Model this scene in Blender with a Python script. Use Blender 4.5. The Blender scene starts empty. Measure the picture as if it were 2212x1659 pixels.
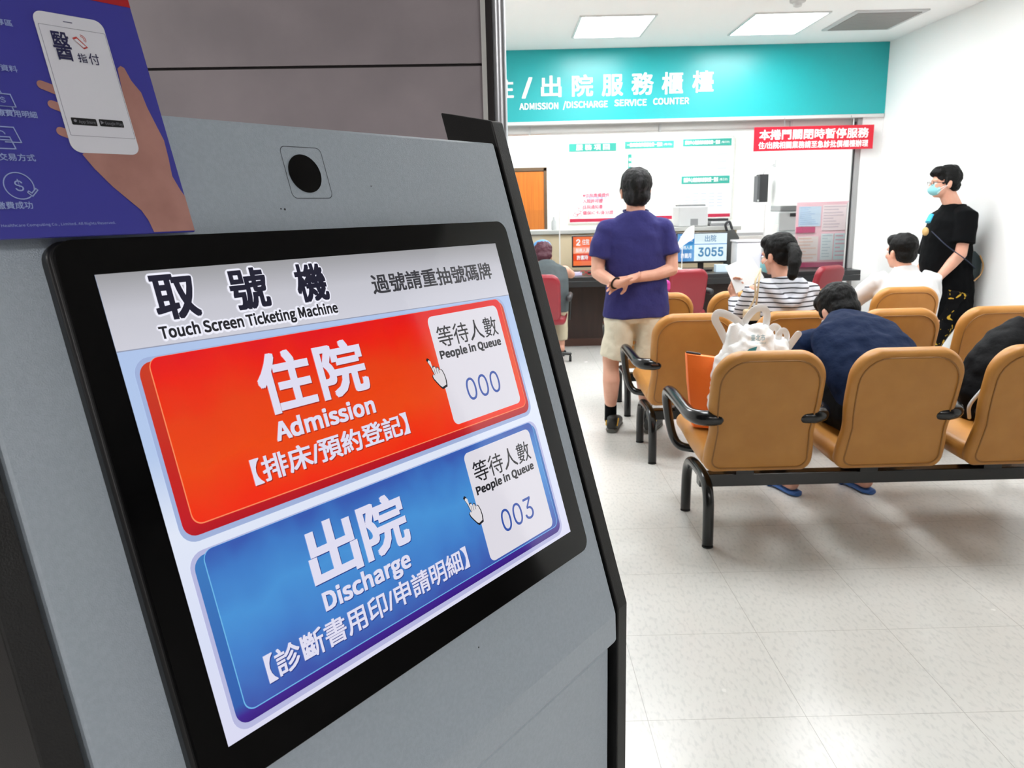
import bpy, bmesh, math, random
from mathutils import Vector as V, Matrix, noise
PI = math.pi
random.seed(7)
S = bpy.context.scene
C = S.collection

# ------------------------------------------------------------------ camera
F, CX, CY, HC = 1680.0, 1106.0, 829.5, 1.43
_dy = V(((1092-CX)/F, (453-CY)/F, 1.0)).normalized()
_dx = V((1, -.024, 0)); _dx = (_dx - _dx.dot(_dy)*_dy).normalized()
_dz = _dx.cross(_dy)
if _dz.y > 0: _dz = -_dz
WM = Matrix((_dx, _dy, _dz))            # photo-camera axes (x right, y down, z forward) -> world
CP = V((0, 0, HC))
def ray(x, y): return WM @ V(((x-CX)/F, (y-CY)/F, 1))
def at(x, y, Y): r = ray(x, y); return CP + r*(Y/r.y)
def atz(x, y, Z): r = ray(x, y); return CP + r*((Z-HC)/r.z)
def atx(x, y, X): r = ray(x, y); return CP + r*(X/r.x)
cam = bpy.data.objects.new('camera', bpy.data.cameras.new('camera')); C.objects.link(cam)
R_, U_, B_ = WM @ V((1, 0, 0)), WM @ V((0, -1, 0)), WM @ V((0, 0, -1))
cam.matrix_world = Matrix(((R_.x, U_.x, B_.x, 0), (R_.y, U_.y, B_.y, 0), (R_.z, U_.z, B_.z, HC), (0, 0, 0, 1)))
cam.data.sensor_width = 36; cam.data.lens = F/2212*36; cam.data.clip_start = .02
cam.data.dof.use_dof = True; cam.data.dof.focus_distance = .80; cam.data.dof.aperture_fstop = 22
S.camera = cam

# ------------------------------------------------------------------ light and exposure
S.view_settings.view_transform = 'Standard'; S.view_settings.look = 'None'
S.view_settings.gamma = 1; S.view_settings.use_curve_mapping = False
EXPO = 0.0
S.view_settings.exposure = EXPO
PANEL_ROOM, PANEL_OFFICE, HALL_FILL = 24.0, 26.0, 35.0
w = bpy.data.worlds.new('world'); S.world = w; w.use_nodes = True
w.node_tree.nodes['Background'].inputs[0].default_value = (.9, .95, 1, 1)
w.node_tree.nodes['Background'].inputs[1].default_value = .12

# ------------------------------------------------------------------ materials
def lin(h):
    if isinstance(h, str):
        h = [int(h[i:i+2], 16) for i in (0, 2, 4)]
    return tuple((c/255/12.92 if c/255 <= .04045 else ((c/255+.055)/1.055)**2.4) for c in h)
_mats = {}
def mat(name, col, rough=.5, metal=0, spec=.5, bump=None, col2=None, nscale=8, emis=0, stretch=None, coat=0, trans=0, nlo=.35, nhi=.65, sheen=0):
    if name in _mats: return _mats[name]
    m = bpy.data.materials.new(name); m.use_nodes = True; _mats[name] = m
    nt = m.node_tree; b = nt.nodes['Principled BSDF']
    c = lin(col); b.inputs['Base Color'].default_value = (*c, 1)
    b.inputs['Roughness'].default_value = rough; b.inputs['Metallic'].default_value = metal
    b.inputs['Specular IOR Level'].default_value = spec
    b.inputs['Coat Weight'].default_value = coat; b.inputs['Coat Roughness'].default_value = .1
    b.inputs['Transmission Weight'].default_value = trans
    b.inputs['Sheen Weight'].default_value = sheen
    if emis:
        b.inputs['Emission Color'].default_value = (*c, 1); b.inputs['Emission Strength'].default_value = emis
    def vec(sc):
        tc = nt.nodes.new('ShaderNodeTexCoord'); mp = nt.nodes.new('ShaderNodeMapping')
        nt.links.new(tc.outputs['Object'], mp.inputs['Vector'])
        st = stretch or (1, 1, 1); mp.inputs['Scale'].default_value = tuple(sc*q for q in st)
        return mp.outputs['Vector']
    if col2:
        n = nt.nodes.new('ShaderNodeTexNoise'); n.inputs['Scale'].default_value = 1; n.inputs['Detail'].default_value = 6
        nt.links.new(vec(nscale), n.inputs['Vector'])
        r = nt.nodes.new('ShaderNodeValToRGB'); r.color_ramp.elements[0].position = nlo; r.color_ramp.elements[1].position = nhi
        r.color_ramp.elements[0].color = (*c, 1); r.color_ramp.elements[1].color = (*lin(col2), 1)
        nt.links.new(n.outputs['Fac'], r.inputs['Fac']); nt.links.new(r.outputs['Color'], b.inputs['Base Color'])
    if bump:
        n = nt.nodes.new('ShaderNodeTexNoise'); n.inputs['Scale'].default_value = 1; n.inputs['Detail'].default_value = 4
        nt.links.new(vec(bump[0]), n.inputs['Vector'])
        bp = nt.nodes.new('ShaderNodeBump'); bp.inputs['Strength'].default_value = bump[1]; bp.inputs['Distance'].default_value = bump[2] if len(bump) > 2 else .002
        nt.links.new(n.outputs['Fac'], bp.inputs['Height']); nt.links.new(bp.outputs['Normal'], b.inputs['Normal'])
    return m
def glow(name, col, strength=1.0):
    """what a lit display shows: emits its colour through glossy glass"""
    if name in _mats: return _mats[name]
    m = mat(name, '050506', .06, spec=.9)
    b = m.node_tree.nodes['Principled BSDF']
    b.inputs['Emission Color'].default_value = (*lin(col), 1); b.inputs['Emission Strength'].default_value = strength/2**EXPO; b.inputs['IOR'].default_value = 1.62
    return m
def glow_ramp(name, axis, stops, strength=1.0, noise_amt=0):
    m = glow(name, 'ffffff', strength); nt = m.node_tree; b = nt.nodes['Principled BSDF']
    tc = nt.nodes.new('ShaderNodeTexCoord'); sp = nt.nodes.new('ShaderNodeSeparateXYZ')
    nt.links.new(tc.outputs['Generated'], sp.inputs[0])
    r = nt.nodes.new('ShaderNodeValToRGB'); e = r.color_ramp.elements
    while len(e) < len(stops): e.new(.5)
    for k, (p, c) in enumerate(stops): e[k].position = p; e[k].color = (*lin(c), 1)
    src = sp.outputs[axis]
    if noise_amt:
        mp = nt.nodes.new('ShaderNodeMapping'); mp.inputs['Scale'].default_value = (5, 1.2, 1)
        nt.links.new(tc.outputs['Generated'], mp.inputs[0])
        n = nt.nodes.new('ShaderNodeTexNoise'); n.inputs['Scale'].default_value = 2; nt.links.new(mp.outputs[0], n.inputs['Vector'])
        ma = nt.nodes.new('ShaderNodeMath'); ma.operation = 'MULTIPLY_ADD'; ma.inputs[1].default_value = noise_amt; ma.inputs[2].default_value = -noise_amt*.5
        nt.links.new(n.outputs['Fac'], ma.inputs[0])
        ad = nt.nodes.new('ShaderNodeMath'); ad.operation = 'ADD'; nt.links.new(src, ad.inputs[0]); nt.links.new(ma.outputs[0], ad.inputs[1]); src = ad.outputs[0]
    nt.links.new(src, r.inputs['Fac']); nt.links.new(r.outputs['Color'], b.inputs['Emission Color'])
    return m

M = dict(
    wall=mat('wall_paint', 'f3f4f3', .6, bump=(60, .08)),
    office=mat('office_paint', 'f4f3ee', .6),
    ceil=mat('ceiling_paint', 'fafbfa', .8),
    panel=mat('grey_powder_coat', 'a9b4bf', .36, spec=.5, bump=(1100, .6, .0005), col2='a3aeb9', nscale=300),
    black=mat('black_powder_coat', '070708', .5, bump=(900, .5, .0005)),
    gloss=mat('black_glass', '030304', .07, spec=.38),
    satin=mat('black_satin_plastic', '101012', .4),
    steel=mat('brushed_steel', 'cfd1d6', .33, metal=1, bump=(200, .1), stretch=(1, 1, .02)),
    alu=mat('white_aluminium', 'd8d8d6', .4, metal=.3),
    stone=mat('grey_stone_panel', 'aaa0a5', .45, col2='9c9398', nscale=6, bump=(90, .12)),
    dark=mat('dark_joint', '3a3637', .8),
    tan=mat('tan_leather', 'bd843e', .42, spec=.45, bump=(500, .25, .0006), col2='b57c38', nscale=10),
    pipe=mat('tan_leather_piping', '94652d', .5),
    tube=mat('black_gloss_tube', '08080a', .2, spec=.6),
    teal=mat('teal_laminate', '10a6aa', .34, spec=.6),
    white=mat('white_letter', 'ffffff', .5),
    red=mat('red_acrylic', 'd8102e', .3),
    maroon=mat('maroon_vinyl', '8e2430', .35, bump=(300, .1)),
    btop=mat('black_laminate', '26282a', .3),
    wood=mat('dark_brown_laminate', '2f1c17', .35, col2='241511', nscale=20, stretch=(1, 1, .1)),
    cream=mat('cream_laminate', 'd6c5a4', .5),
    greytop=mat('grey_laminate', 'b9bab6', .4),
    door=mat('orange_wood_veneer', 'c87427', .4, col2='b96520', nscale=12, stretch=(4, 1, .15)),
    skin=mat('skin', 'e0ad96', .5, spec=.3, col2='d9a18a', nscale=14, bump=(250, .1)),
    hair=mat('black_hair', '030303', .6, spec=.22, bump=(160, .8, .004), stretch=(1, 1, .15)),
    purple=mat('purple_navy_cotton', '323168', .9, spec=.2, bump=(16, .45, .02), sheen=.05),
    beige=mat('beige_cotton', 'd6cdb8', .85, bump=(18, .4, .02)),
    navy=mat('navy_cotton', '0b1c3a', .8, spec=.15, bump=(14, .45, .02)),
    cwhite=mat('white_cotton', 'd9d9da', .85, bump=(12, .4, .02)),
    cblack=mat('black_cotton', '040507', .85, spec=.12, bump=(12, .3, .02)),
    bag=mat('white_plastic_film', 'fdfefe', .45, spec=.5, bump=(40, .3, .006)),
    orange=mat('orange_nonwoven', 'ff7a22', .6, bump=(30, .3, .006)),
    grey=mat('mid_grey_plastic', '8b8d8e', .5),
    lgrey=mat('light_grey_plastic', 'c9cbcb', .5),
    dgrey=mat('dark_grey_plastic', '2c2d30', .5),
    paper=mat('white_paper', 'f7f7f5', .7),
    rubber=mat('black_rubber', '111111', .7),
    mask=mat('pale_blue_mask', '8fd0d8', .7),
    glass=None)
def clearglass():
    m = bpy.data.materials.new('clear_glass'); m.use_nodes = True; nt = m.node_tree
    nt.nodes.remove(nt.nodes['Principled BSDF'])
    g = nt.nodes.new('ShaderNodeBsdfGlossy'); g.inputs['Roughness'].default_value = .02
    t = nt.nodes.new('ShaderNodeBsdfTransparent'); t.inputs[0].default_value = (.97, .98, .975, 1)
    fr = nt.nodes.new('ShaderNodeFresnel'); fr.inputs[0].default_value = 1.4
    mx = nt.nodes.new('ShaderNodeMixShader'); nt.links.new(fr.outputs[0], mx.inputs[0])
    nt.links.new(t.outputs[0], mx.inputs[1]); nt.links.new(g.outputs[0], mx.inputs[2])
    nt.links.new(mx.outputs[0], nt.nodes['Material Output'].inputs[0]); return m
M['glass'] = clearglass()
def floor_mat():
    m = mat('vinyl_floor_tile', 'd5d4ce', .22, spec=.5); nt = m.node_tree; b = nt.nodes['Principled BSDF']
    L = nt.links.new
    def N(t, **k):
        n = nt.nodes.new(t)
        for a, v in k.items(): setattr(n, a, v)
        return n
    tc = N('ShaderNodeTexCoord'); sp = N('ShaderNodeSeparateXYZ'); L(tc.outputs['Object'], sp.inputs[0])
    def mth(op, a, b_=None, c_=None):
        n = N('ShaderNodeMath', operation=op)
        for k, q in enumerate((a, b_, c_)):
            if q is None: continue
            if isinstance(q, (int, float)): n.inputs[k].default_value = q
            else: L(q, n.inputs[k])
        return n.outputs[0]
    def line(ax, off):
        q = mth('ADD', sp.outputs[ax], 50*.4515-off); q = mth('DIVIDE', q, .4515); q = mth('FRACT', q)
        q = mth('SUBTRACT', q, .5); q = mth('ABSOLUTE', q); return mth('GREATER_THAN', q, .5-.0017)
    ln = mth('MAXIMUM', line('X', .37), line('Y', 1.95))
    mp = N('ShaderNodeMapping'); L(tc.outputs['Object'], mp.inputs[0]); mp.inputs['Scale'].default_value = (85, 32, 1); mp.inputs['Rotation'].default_value = (0, 0, .15)
    n1 = N('ShaderNodeTexNoise'); n1.inputs['Scale'].default_value = 1; n1.inputs['Detail'].default_value = 3; L(mp.outputs[0], n1.inputs['Vector'])
    r = N('ShaderNodeValToRGB'); e = r.color_ramp.elements
    e[0].position = .33; e[0].color = (*lin('cacac6'), 1); e[1].position = .50; e[1].color = (*lin('d6d5d0'), 1)
    L(n1.outputs['Fac'], r.inputs['Fac'])
    mx = N('ShaderNodeMix', data_type='RGBA'); L(ln, mx.inputs['Factor']); L(r.outputs[0], mx.inputs['A']); mx.inputs['B'].default_value = (*lin('a09e98'), 1)
    L(mx.outputs['Result'], b.inputs['Base Color'])
    n2 = N('ShaderNodeTexNoise'); n2.inputs['Scale'].default_value = 9; L(tc.outputs['Object'], n2.inputs['Vector'])
    L(mth('MULTIPLY_ADD', n2.outputs['Fac'], .10, .20), b.inputs['Roughness'])
    return m
M['floor'] = floor_mat()
def stripe_mat():
    m = mat('striped_jersey', 'c6c8d0', .85); nt = m.node_tree; b = nt.nodes['Principled BSDF']; L = nt.links.new
    tc = nt.nodes.new('ShaderNodeTexCoord'); w_ = nt.nodes.new('ShaderNodeTexWave'); w_.bands_direction = 'Z'
    w_.inputs['Scale'].default_value = 12.0; w_.inputs['Distortion'].default_value = 1.2; w_.inputs['Detail Scale'].default_value = .6; w_.inputs['Detail'].default_value = 1
    L(tc.outputs['Object'], w_.inputs['Vector'])
    r = nt.nodes.new('ShaderNodeValToRGB'); e = r.color_ramp.elements; r.color_ramp.interpolation = 'LINEAR'
    e[0].position = .80; e[0].color = (*lin('c6c8d0'), 1); e[1].position = .85; e[1].color = (*lin('15161f'), 1)
    L(w_.outputs['Fac'], r.inputs['Fac']); L(r.outputs[0], b.inputs['Base Color']); return m
M['stripe'] = stripe_mat()
def gold_mat():
    m = mat('black_gold_print', '0b0b0d', .85, spec=.12); nt = m.node_tree; b = nt.nodes['Principled BSDF']; L = nt.links.new
    tc = nt.nodes.new('ShaderNodeTexCoord'); n = nt.nodes.new('ShaderNodeTexNoise'); n.inputs['Scale'].default_value = 11; n.inputs['Distortion'].default_value = 2.5
    L(tc.outputs['Object'], n.inputs['Vector'])
    r = nt.nodes.new('ShaderNodeValToRGB'); e = r.color_ramp.elements; e[0].position = .60; e[0].color = (*lin('0b0b0d'), 1); e[1].position = .62; e[1].color = (*lin('c9a23a'), 1)
    L(n.outputs['Fac'], r.inputs['Fac']); L(r.outputs[0], b.inputs['Base Color']); return m
M['gold'] = gold_mat()

# ------------------------------------------------------------------ mesh helpers
def tagp(o, label=None, cat=None, group=None, kind=None):
    if label: o['label'] = label
    if cat: o['category'] = cat
    if group: o['group'] = group
    if kind: o['kind'] = kind
    return o
def link_mesh(name, verts, faces, m=None, parent=None, smooth=None, mats=None, mi=None, basis=None, bevel=0, bseg=2):
    me = bpy.data.meshes.new(name); me.from_pydata([tuple(v) for v in verts], [], faces); me.validate()
    for q in (mats or [m]): me.materials.append(q)
    if mi:
        for p, k in zip(me.polygons, mi): p.material_index = k
    bm = bmesh.new(); bm.from_mesh(me); bmesh.ops.recalc_face_normals(bm, faces=bm.faces); bm.to_mesh(me); bm.free()
    if smooth is not None:
        me.shade_smooth()
        if smooth < 180: me.set_sharp_from_angle(angle=math.radians(smooth))
    o = bpy.data.objects.new(name, me); C.objects.link(o)
    if basis is not None: o.matrix_basis = basis
    if parent is not None: attach(o, parent)
    if bevel:
        b = o.modifiers.new('bevel', 'BEVEL'); b.width = bevel; b.segments = bseg; b.limit_method = 'ANGLE'; b.angle_limit = math.radians(40)
    return o
def wmat(o):
    m = o.matrix_parent_inverse @ o.matrix_basis if o.parent else o.matrix_basis
    return wmat(o.parent) @ m if o.parent else m.copy()
def attach(o, parent):
    o.parent = parent; o.matrix_parent_inverse = wmat(parent).inverted()
def thing(name, label, cat, loc=(0, 0, 0), group=None):
    o = bpy.data.objects.new(name, None); C.objects.link(o); o.location = loc; o.empty_display_size = .1
    o.matrix_basis = Matrix.Translation(loc)
    return tagp(o, label, cat, group)
def rings_faces(k, n, m_, closed=True, caps=True, base=0):
    f = []
    for i in range(k-1):
        for j in range(n if closed else n-1):
            a = base+i*n+j; b = base+i*n+(j+1) % n; f.append((a, b, b+n, a+n))
    if caps: f.append(tuple(base+j for j in range(n))[::-1]); f.append(tuple(base+(k-1)*n+j for j in range(n)))
    return f
def crom(pts, k=6):
    pts = [V(p) for p in pts]; out = []
    for i in range(len(pts)-1):
        p0 = pts[i-1] if i else pts[0]*2-pts[1]; p1 = pts[i]; p2 = pts[i+1]; p3 = pts[i+2] if i+2 < len(pts) else p2*2-p1
        for j in range(k):
            t = j/k; out.append(.5*((2*p1)+(p2-p0)*t+(2*p0-5*p1+4*p2-p3)*t*t+(3*p1-p0-3*p2+p3)*t*t*t))
    out.append(pts[-1]); return out
def rrect(x0, x1, y0, y1, r, n=6):
    out = []
    for cx, cy, a in ((x1-r, y1-r, 0), (x0+r, y1-r, 90), (x0+r, y0+r, 180), (x1-r, y0+r, 270)):
        for i in range(n+1):
            t = math.radians(a+90*i/n); out.append((cx+r*math.cos(t), cy+r*math.sin(t)))
    return out
class MB:
    def __init__(s): s.v = []; s.f = []; s.mi = []
    def add(s, vs, fs, k=0):
        b = len(s.v); s.v += [V(q) for q in vs]; s.f += [tuple(b+i for i in q) for q in fs]; s.mi += [k]*len(fs); return s
    def box(s, x0, x1, y0, y1, z0, z1, k=0, M4=None):
        vs = [V((x, y, z)) for z in (z0, z1) for y in (y0, y1) for x in (x0, x1)]
        if M4: vs = [M4 @ q for q in vs]
        return s.add(vs, [(0, 2, 3, 1), (4, 5, 7, 6), (0, 1, 5, 4), (2, 6, 7, 3), (0, 4, 6, 2), (1, 3, 7, 5)], k)
    def prism(s, poly, d0, d1, fn=None, k=0):
        """polygon in x,y extruded over z; fn maps (x,y,z) to space"""
        fn = fn or (lambda x, y, z: V((x, y, z))); n = len(poly)
        vs = [fn(x, y, d) for d in (d0, d1) for x, y in poly]
        return s.add(vs, rings_faces(2, n, 0), k)
    def tube(s, pts, r, n=12, flat=1, k=0, up=None, dome=True):
        pts = [V(p) for p in pts]; K = len(pts); rs = r if isinstance(r, (list, tuple)) else [r]*K
        vs = []; u = None
        tans = [(pts[min(i+1, K-1)]-pts[max(i-1, 0)]).normalized() for i in range(K)]
        P = list(zip(pts, rs, tans))
        if dome:
            a = [(pts[0]-tans[0]*rs[0]*q, rs[0]*math.sqrt(max(0, 1-q*q)), tans[0]) for q in (.95, .7, .35)]
            b = [(pts[-1]+tans[-1]*rs[-1]*q, rs[-1]*math.sqrt(max(0, 1-q*q)), tans[-1]) for q in (.35, .7, .95)]
            P = a+P+b
        for p, rr, t in P:
            if up is not None: u = V(up)-V(up).dot(t)*t
            elif u is None: u = t.orthogonal()
            else: u = u-u.dot(t)*t
            u.normalize(); w_ = t.cross(u)
            for j in range(n):
                a = 2*PI*j/n; vs.append(p+(u*math.cos(a)*flat+w_*math.sin(a))*rr)
        return s.add(vs, rings_faces(len(P), n, 0), k)
    def loft(s, pts, rads, side=(1, 0, 0), n=24, k=0, pw=1):
        """closed body along pts with elliptical rings; rads = (half width along side, half depth)"""
        pts = [V(p) for p in pts]; K = len(pts); vs = []
        for i, p in enumerate(pts):
            t = (pts[min(i+1, K-1)]-pts[max(i-1, 0)]).normalized(); u = V(side)-V(side).dot(t)*t; u.normalize(); w_ = t.cross(u)
            for j in range(n):
                a = 2*PI*j/n; ca, sa = math.cos(a), math.sin(a)
                ca = math.copysign(abs(ca)**pw, ca); sa = math.copysign(abs(sa)**pw, sa)
                vs.append(p+u*ca*rads[i][0]+w_*sa*rads[i][1])
        return s.add(vs, rings_faces(K, n, 0), k)
    def ell(s, c, r, M3=None, n=16, k=0):
        vs = []; c = V(c); m_ = n//2+1
        for i in range(1, m_):
            th = PI*i/m_
            for j in range(n):
                a = 2*PI*j/n; q = V((r[0]*math.sin(th)*math.cos(a), r[1]*math.sin(th)*math.sin(a), r[2]*math.cos(th)))
                vs.append(c+(M3 @ q if M3 else q))
        return s.add(vs, rings_faces(m_-1, n, 0), k)
    def lathe(s, prof, c, n=24, k=0, M3=None):
        vs = [V((r*math.cos(2*PI*j/n), r*math.sin(2*PI*j/n), z)) for r, z in prof for j in range(n)]
        vs = [V(c)+(M3 @ q if M3 else q) for q in vs]
        return s.add(vs, rings_faces(len(prof), n, 0), k)
    def cap(s, p0, p1, r0, r1, n=12, k=0):
        p0, p1 = V(p0), V(p1); t = (p1-p0).normalized(); u = t.orthogonal().normalized(); w_ = t.cross(u); vs = []
        R = [(p0-t*r0*q, r0*math.sqrt(1-q*q)) for q in (.96, .75, .4)]+[(p0, r0), (p1, r1)]+[(p1+t*r1*q, r1*math.sqrt(1-q*q)) for q in (.4, .75, .96)]
        for p, r in R:
            for j in range(n): a = 2*PI*j/n; vs.append(p+(u*math.cos(a)+w_*math.sin(a))*r)
        return s.add(vs, rings_faces(len(R), n, 0), k)
    def chain(s, pts, rads):
        for a, b, r, q in zip(pts, pts[1:], rads, rads[1:]): s.cap(a, b, r, q)
        return s
    def build(s, name, m, parent=None, smooth=None, bevel=0, basis=None, bseg=2):
        ms = m if isinstance(m, (list, tuple)) else [m]
        return link_mesh(name, s.v, s.f, mats=ms, parent=parent, smooth=smooth, mi=s.mi if len(ms) > 1 else None, basis=basis, bevel=bevel, bseg=bseg)
    def fuse(s, name, m, parent=None, voxel=.008, it=5, wob=0, wsc=8, basis=None):
        """melt all shapes into one continuous surface"""
        o = link_mesh('tmp', s.v, s.f, m=m)
        r = o.modifiers.new('r', 'REMESH'); r.mode = 'VOXEL'; r.voxel_size = voxel; r.use_smooth_shade = True
        if it: q = o.modifiers.new('s', 'SMOOTH'); q.factor = .5; q.iterations = it
        dg = bpy.context.evaluated_depsgraph_get(); me = bpy.data.meshes.new_from_object(o.evaluated_get(dg))
        old = o.data; bpy.data.objects.remove(o); bpy.data.meshes.remove(old)
        if wob:
            me.calc_loop_triangles(); ns = [v.normal.copy() for v in me.vertices]
            for v, n_ in zip(me.vertices, ns): v.co += n_*(noise.noise(v.co*wsc)*wob+noise.noise(v.co*wsc*2.7+V((9, 2, 4)))*wob*.5)
        me.name = name; me.shade_smooth(); me.materials.clear(); me.materials.append(m)
        o = bpy.data.objects.new(name, me); C.objects.link(o)
        if basis is not None: o.matrix_basis = basis
        if parent is not None: attach(o, parent)
        return o
def put(c, parent, inv):
    c.parent = parent; c.matrix_parent_inverse = inv
def copy_tree(o, dloc=None, parent=None):
    c = o.copy(); C.objects.link(c)
    if parent is not None: put(c, parent, o.matrix_parent_inverse.copy())
    for ch in [q for q in C.objects if q.parent == o]: copy_tree(ch, None, c)
    if dloc is not None: c.matrix_basis = Matrix.Translation(dloc) @ o.matrix_basis
    return c
_tc = {}
FONT = None
try:
    import os
    _p = os.path.join(bpy.utils.system_resource('DATAFILES'), 'fonts', 'Inter.woff2')
    if os.path.exists(_p): FONT = bpy.data.fonts.load(_p)      # the program's own sans serif; else its default
    _q = _p.replace('Inter.woff2', 'Noto Sans CJK Regular.woff2')
    FONT2 = bpy.data.fonts.load(_q) if os.path.exists(_q) else None
    if FONT2 is None: FONT = None
except Exception: FONT = None
def glyphs(body, res=3, space=1.0):
    key = (body, res, space)
    if key in _tc: return _tc[key]
    cu = bpy.data.curves.new('t', 'FONT'); cu.body = body; cu.resolution_u = res; cu.space_character = space
    if FONT and all(ord(q) < 256 for q in body): cu.font = FONT2 if any(q.isalpha() for q in body) else FONT
    o = bpy.data.objects.new('t', cu); C.objects.link(o); bpy.context.view_layer.update()
    dg = bpy.context.evaluated_depsgraph_get(); me = bpy.data.meshes.new_from_object(o.evaluated_get(dg))
    vs = [(v.co.x, v.co.y) for v in me.vertices]; fs = [tuple(p.vertices) for p in me.polygons]
    bpy.data.objects.remove(o); bpy.data.curves.remove(cu); bpy.data.meshes.remove(me)
    _tc[key] = (vs, fs); return _tc[key]
def capheight(body):
    return (max(y for x, y in glyphs('Hk', 3)[0])*.955 if any(q.isalpha() for q in body) else max(y for x, y in glyphs('H', 3)[0])) if all(ord(q) < 256 for q in body) else .73
def text(mb, body, x0, x1, y0, y1, fn, weight=0.0, cap=None, k=0, res=3, space=1.0):
    """flat lettering fitted to a box; with cap set, y0 is the baseline and cap the capital height.
    weight thickens the strokes (in em)"""
    vs, fs = glyphs(body, res, space)
    bx0, bx1 = min(v[0] for v in vs), max(v[0] for v in vs); by0, by1 = min(v[1] for v in vs), max(v[1] for v in vs)
    wt = max(weight, 0)*(.6 if all(ord(q) < 256 for q in body) and weight < .05 else 1)
    bx0 -= wt; bx1 += wt; by0 -= wt; by1 += wt
    sx = (x1-x0)/(bx1-bx0)
    if cap: sy = cap/capheight(body); g = lambda y: y0+y*sy
    else: sy = (y1-y0)/(by1-by0); g = lambda y: y0+(y-by0)*sy
    nd = 0 if wt == 0 else (8 if wt < .05 else 16)
    offs = [(0, 0)]+[(wt*math.cos(2*PI*i/nd), wt*math.sin(2*PI*i/nd)) for i in range(nd)]
    if 0 < wt < .05: offs = [(0, 0)]+[(wt*a*.9, wt*b*.9) for a in (-1, 0, 1) for b in (-1, 0, 1) if a or b]
    if wt >= .05: offs += [(wt*.5*math.cos(2*PI*i/8), wt*.5*math.sin(2*PI*i/8)) for i in range(8)]
    e = abs(x1-x0)*.01; p = V(fn(x0, y0)); nn = (V(fn(x0+e, y0))-p).cross(V(fn(x0, y0+e))-p).normalized(); dd = max(1e-5, p.length*6e-6)
    for i, (ox, oy) in enumerate(offs):
        mb.add([V(fn(x0+(x+ox-bx0)*sx, g(y+oy)))+nn*dd*i for x, y in vs], fs, k)
    return mb

# ------------------------------------------------------------------ the room
XR, ZC, YF = 3.745, 2.925, 8.0
def struct(name, mb, m, **k):
    o = mb.build(name, m, **k); o['kind'] = 'structure'; return o
struct('floor', MB().box(-4, 6, -4, 12.1, -.1, 0), M['floor'])
struct('ceiling', MB().box(-4, 6, 1.62, 12.1, ZC, ZC+.1), M['ceil'])
struct('wall_right', MB().box(XR, XR+.12, 1.42, 12.1, 0, ZC), M['wall'])
struct('baseboard_right', MB().box(XR-.008, XR, 1.5, 8.0, 0, .09), mat('skirting', 'cfcfc8', .5), bevel=.002)
# counter wall: jamb at the right end of the opening
struct('wall_front', MB().box(3.545, XR, YF+.02, YF+.14, 0, 2.27), M['wall'])
struct('wall_back', MB().box(-4, XR, 12.0, 12.12, 0, ZC), M['office'])
struct('wall_left', MB().box(-1.6, -1.5, 1.7, 12.0, 0, ZC), M['wall'])
# stone-clad wall behind the kiosk, its right end marked by steel trim
def sw(x, y, z): return V((x, 1.50+y+.049*x, z))
mb = MB(); zz = [0, .50, 1.09, 1.687, 2.30, 2.60]
for a, b in zip(zz, zz[1:]):
    vs = [sw(x, y, z) for z in (a+.0025, b-.0025) for y in (0, .02) for x in (-4, -.036)]
    mb.add(vs, [(0, 2, 3, 1), (4, 5, 7, 6), (0, 1, 5, 4), (2, 6, 7, 3), (0, 4, 6, 2), (1, 3, 7, 5)], 0)
vs = [sw(x, y, z) for z in (0, 2.6) for y in (.006, .16) for x in (-4, -.02)]
mb.add(vs, [(0, 2, 3, 1), (4, 5, 7, 6), (0, 1, 5, 4), (2, 6, 7, 3), (0, 4, 6, 2), (1, 3, 7, 5)], 1)
struct('wall_near', mb, [M['stone'], M['dark']])
struct('trim_1', MB().box(-.036, -.0275, 1.488, 1.53, 0, 2.6), M['alu'], bevel=.001)
struct('trim_2', MB().box(-.0275, -.012, 1.50, 1.60, 0, 2.6), M['dark'])
mb = MB(); mb.prism([(-.0045+.0125*math.cos(a*PI/12), 1.502+.0125*math.sin(a*PI/12)) for a in range(24)], 0, 2.6)
struct('trim_3', mb, M['steel'], smooth=40)
# corridor the camera stands in
hall = mat('corridor_paint', '8d8b88', .6)
struct('ceiling_corridor', MB().box(-4, 6, -4, 1.62, 2.6, ZC), hall)
struct('wall_corridor', MB().box(5.9, 6, -4, 1.62, 0, 2.6).box(-4, -3.9, -4, 1.6, 0, 2.6).box(-4, 6, -4.1, -4, 0, 2.6).box(XR+.12, 6, 1.42, 1.62, 0, 2.6), hall)

# fascia with the service counter name
th = thing('fascia_sign', 'long teal fascia sign with white letters above the service counter', 'sign', (1.1, YF, 2.26))
MB().box(-1.5, XR, YF, YF+.12, 2.265, ZC).build('sign_panel', M['teal'], th, bevel=.003)
MB().box(-1.5, XR-.01, YF-.012, YF+.10, 2.232, 2.264).build('sign_rail', M['alu'], th, bevel=.004)
def fY(Y): return lambda x, z: V((x, Y, z))
def pxbox(x0, x1, y0, y1, Y):
    a = at(x0, y1, Y); b = at(x1, y0, Y); return a.x, b.x, a.z, b.z
mb = MB()
for ch, x0, x1, y0, y1 in (('住', 1066, 1109, 168, 214), ('/', 1127, 1150, 167, 213), ('出', 1168.6, 1212.4, 163, 210.6), ('院', 1235.7, 1281, 161, 209), ('服', 1300, 1346, 160, 208), ('務', 1364, 1412, 156, 205.6), ('櫃', 1429, 1476, 155, 204), ('檯', 1495, 1542, 152, 200.5)):
    a = pxbox(x0, x1, y0, y1, YF); text(mb, ch, *a, fY(YF-.006), weight=.022)
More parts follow.
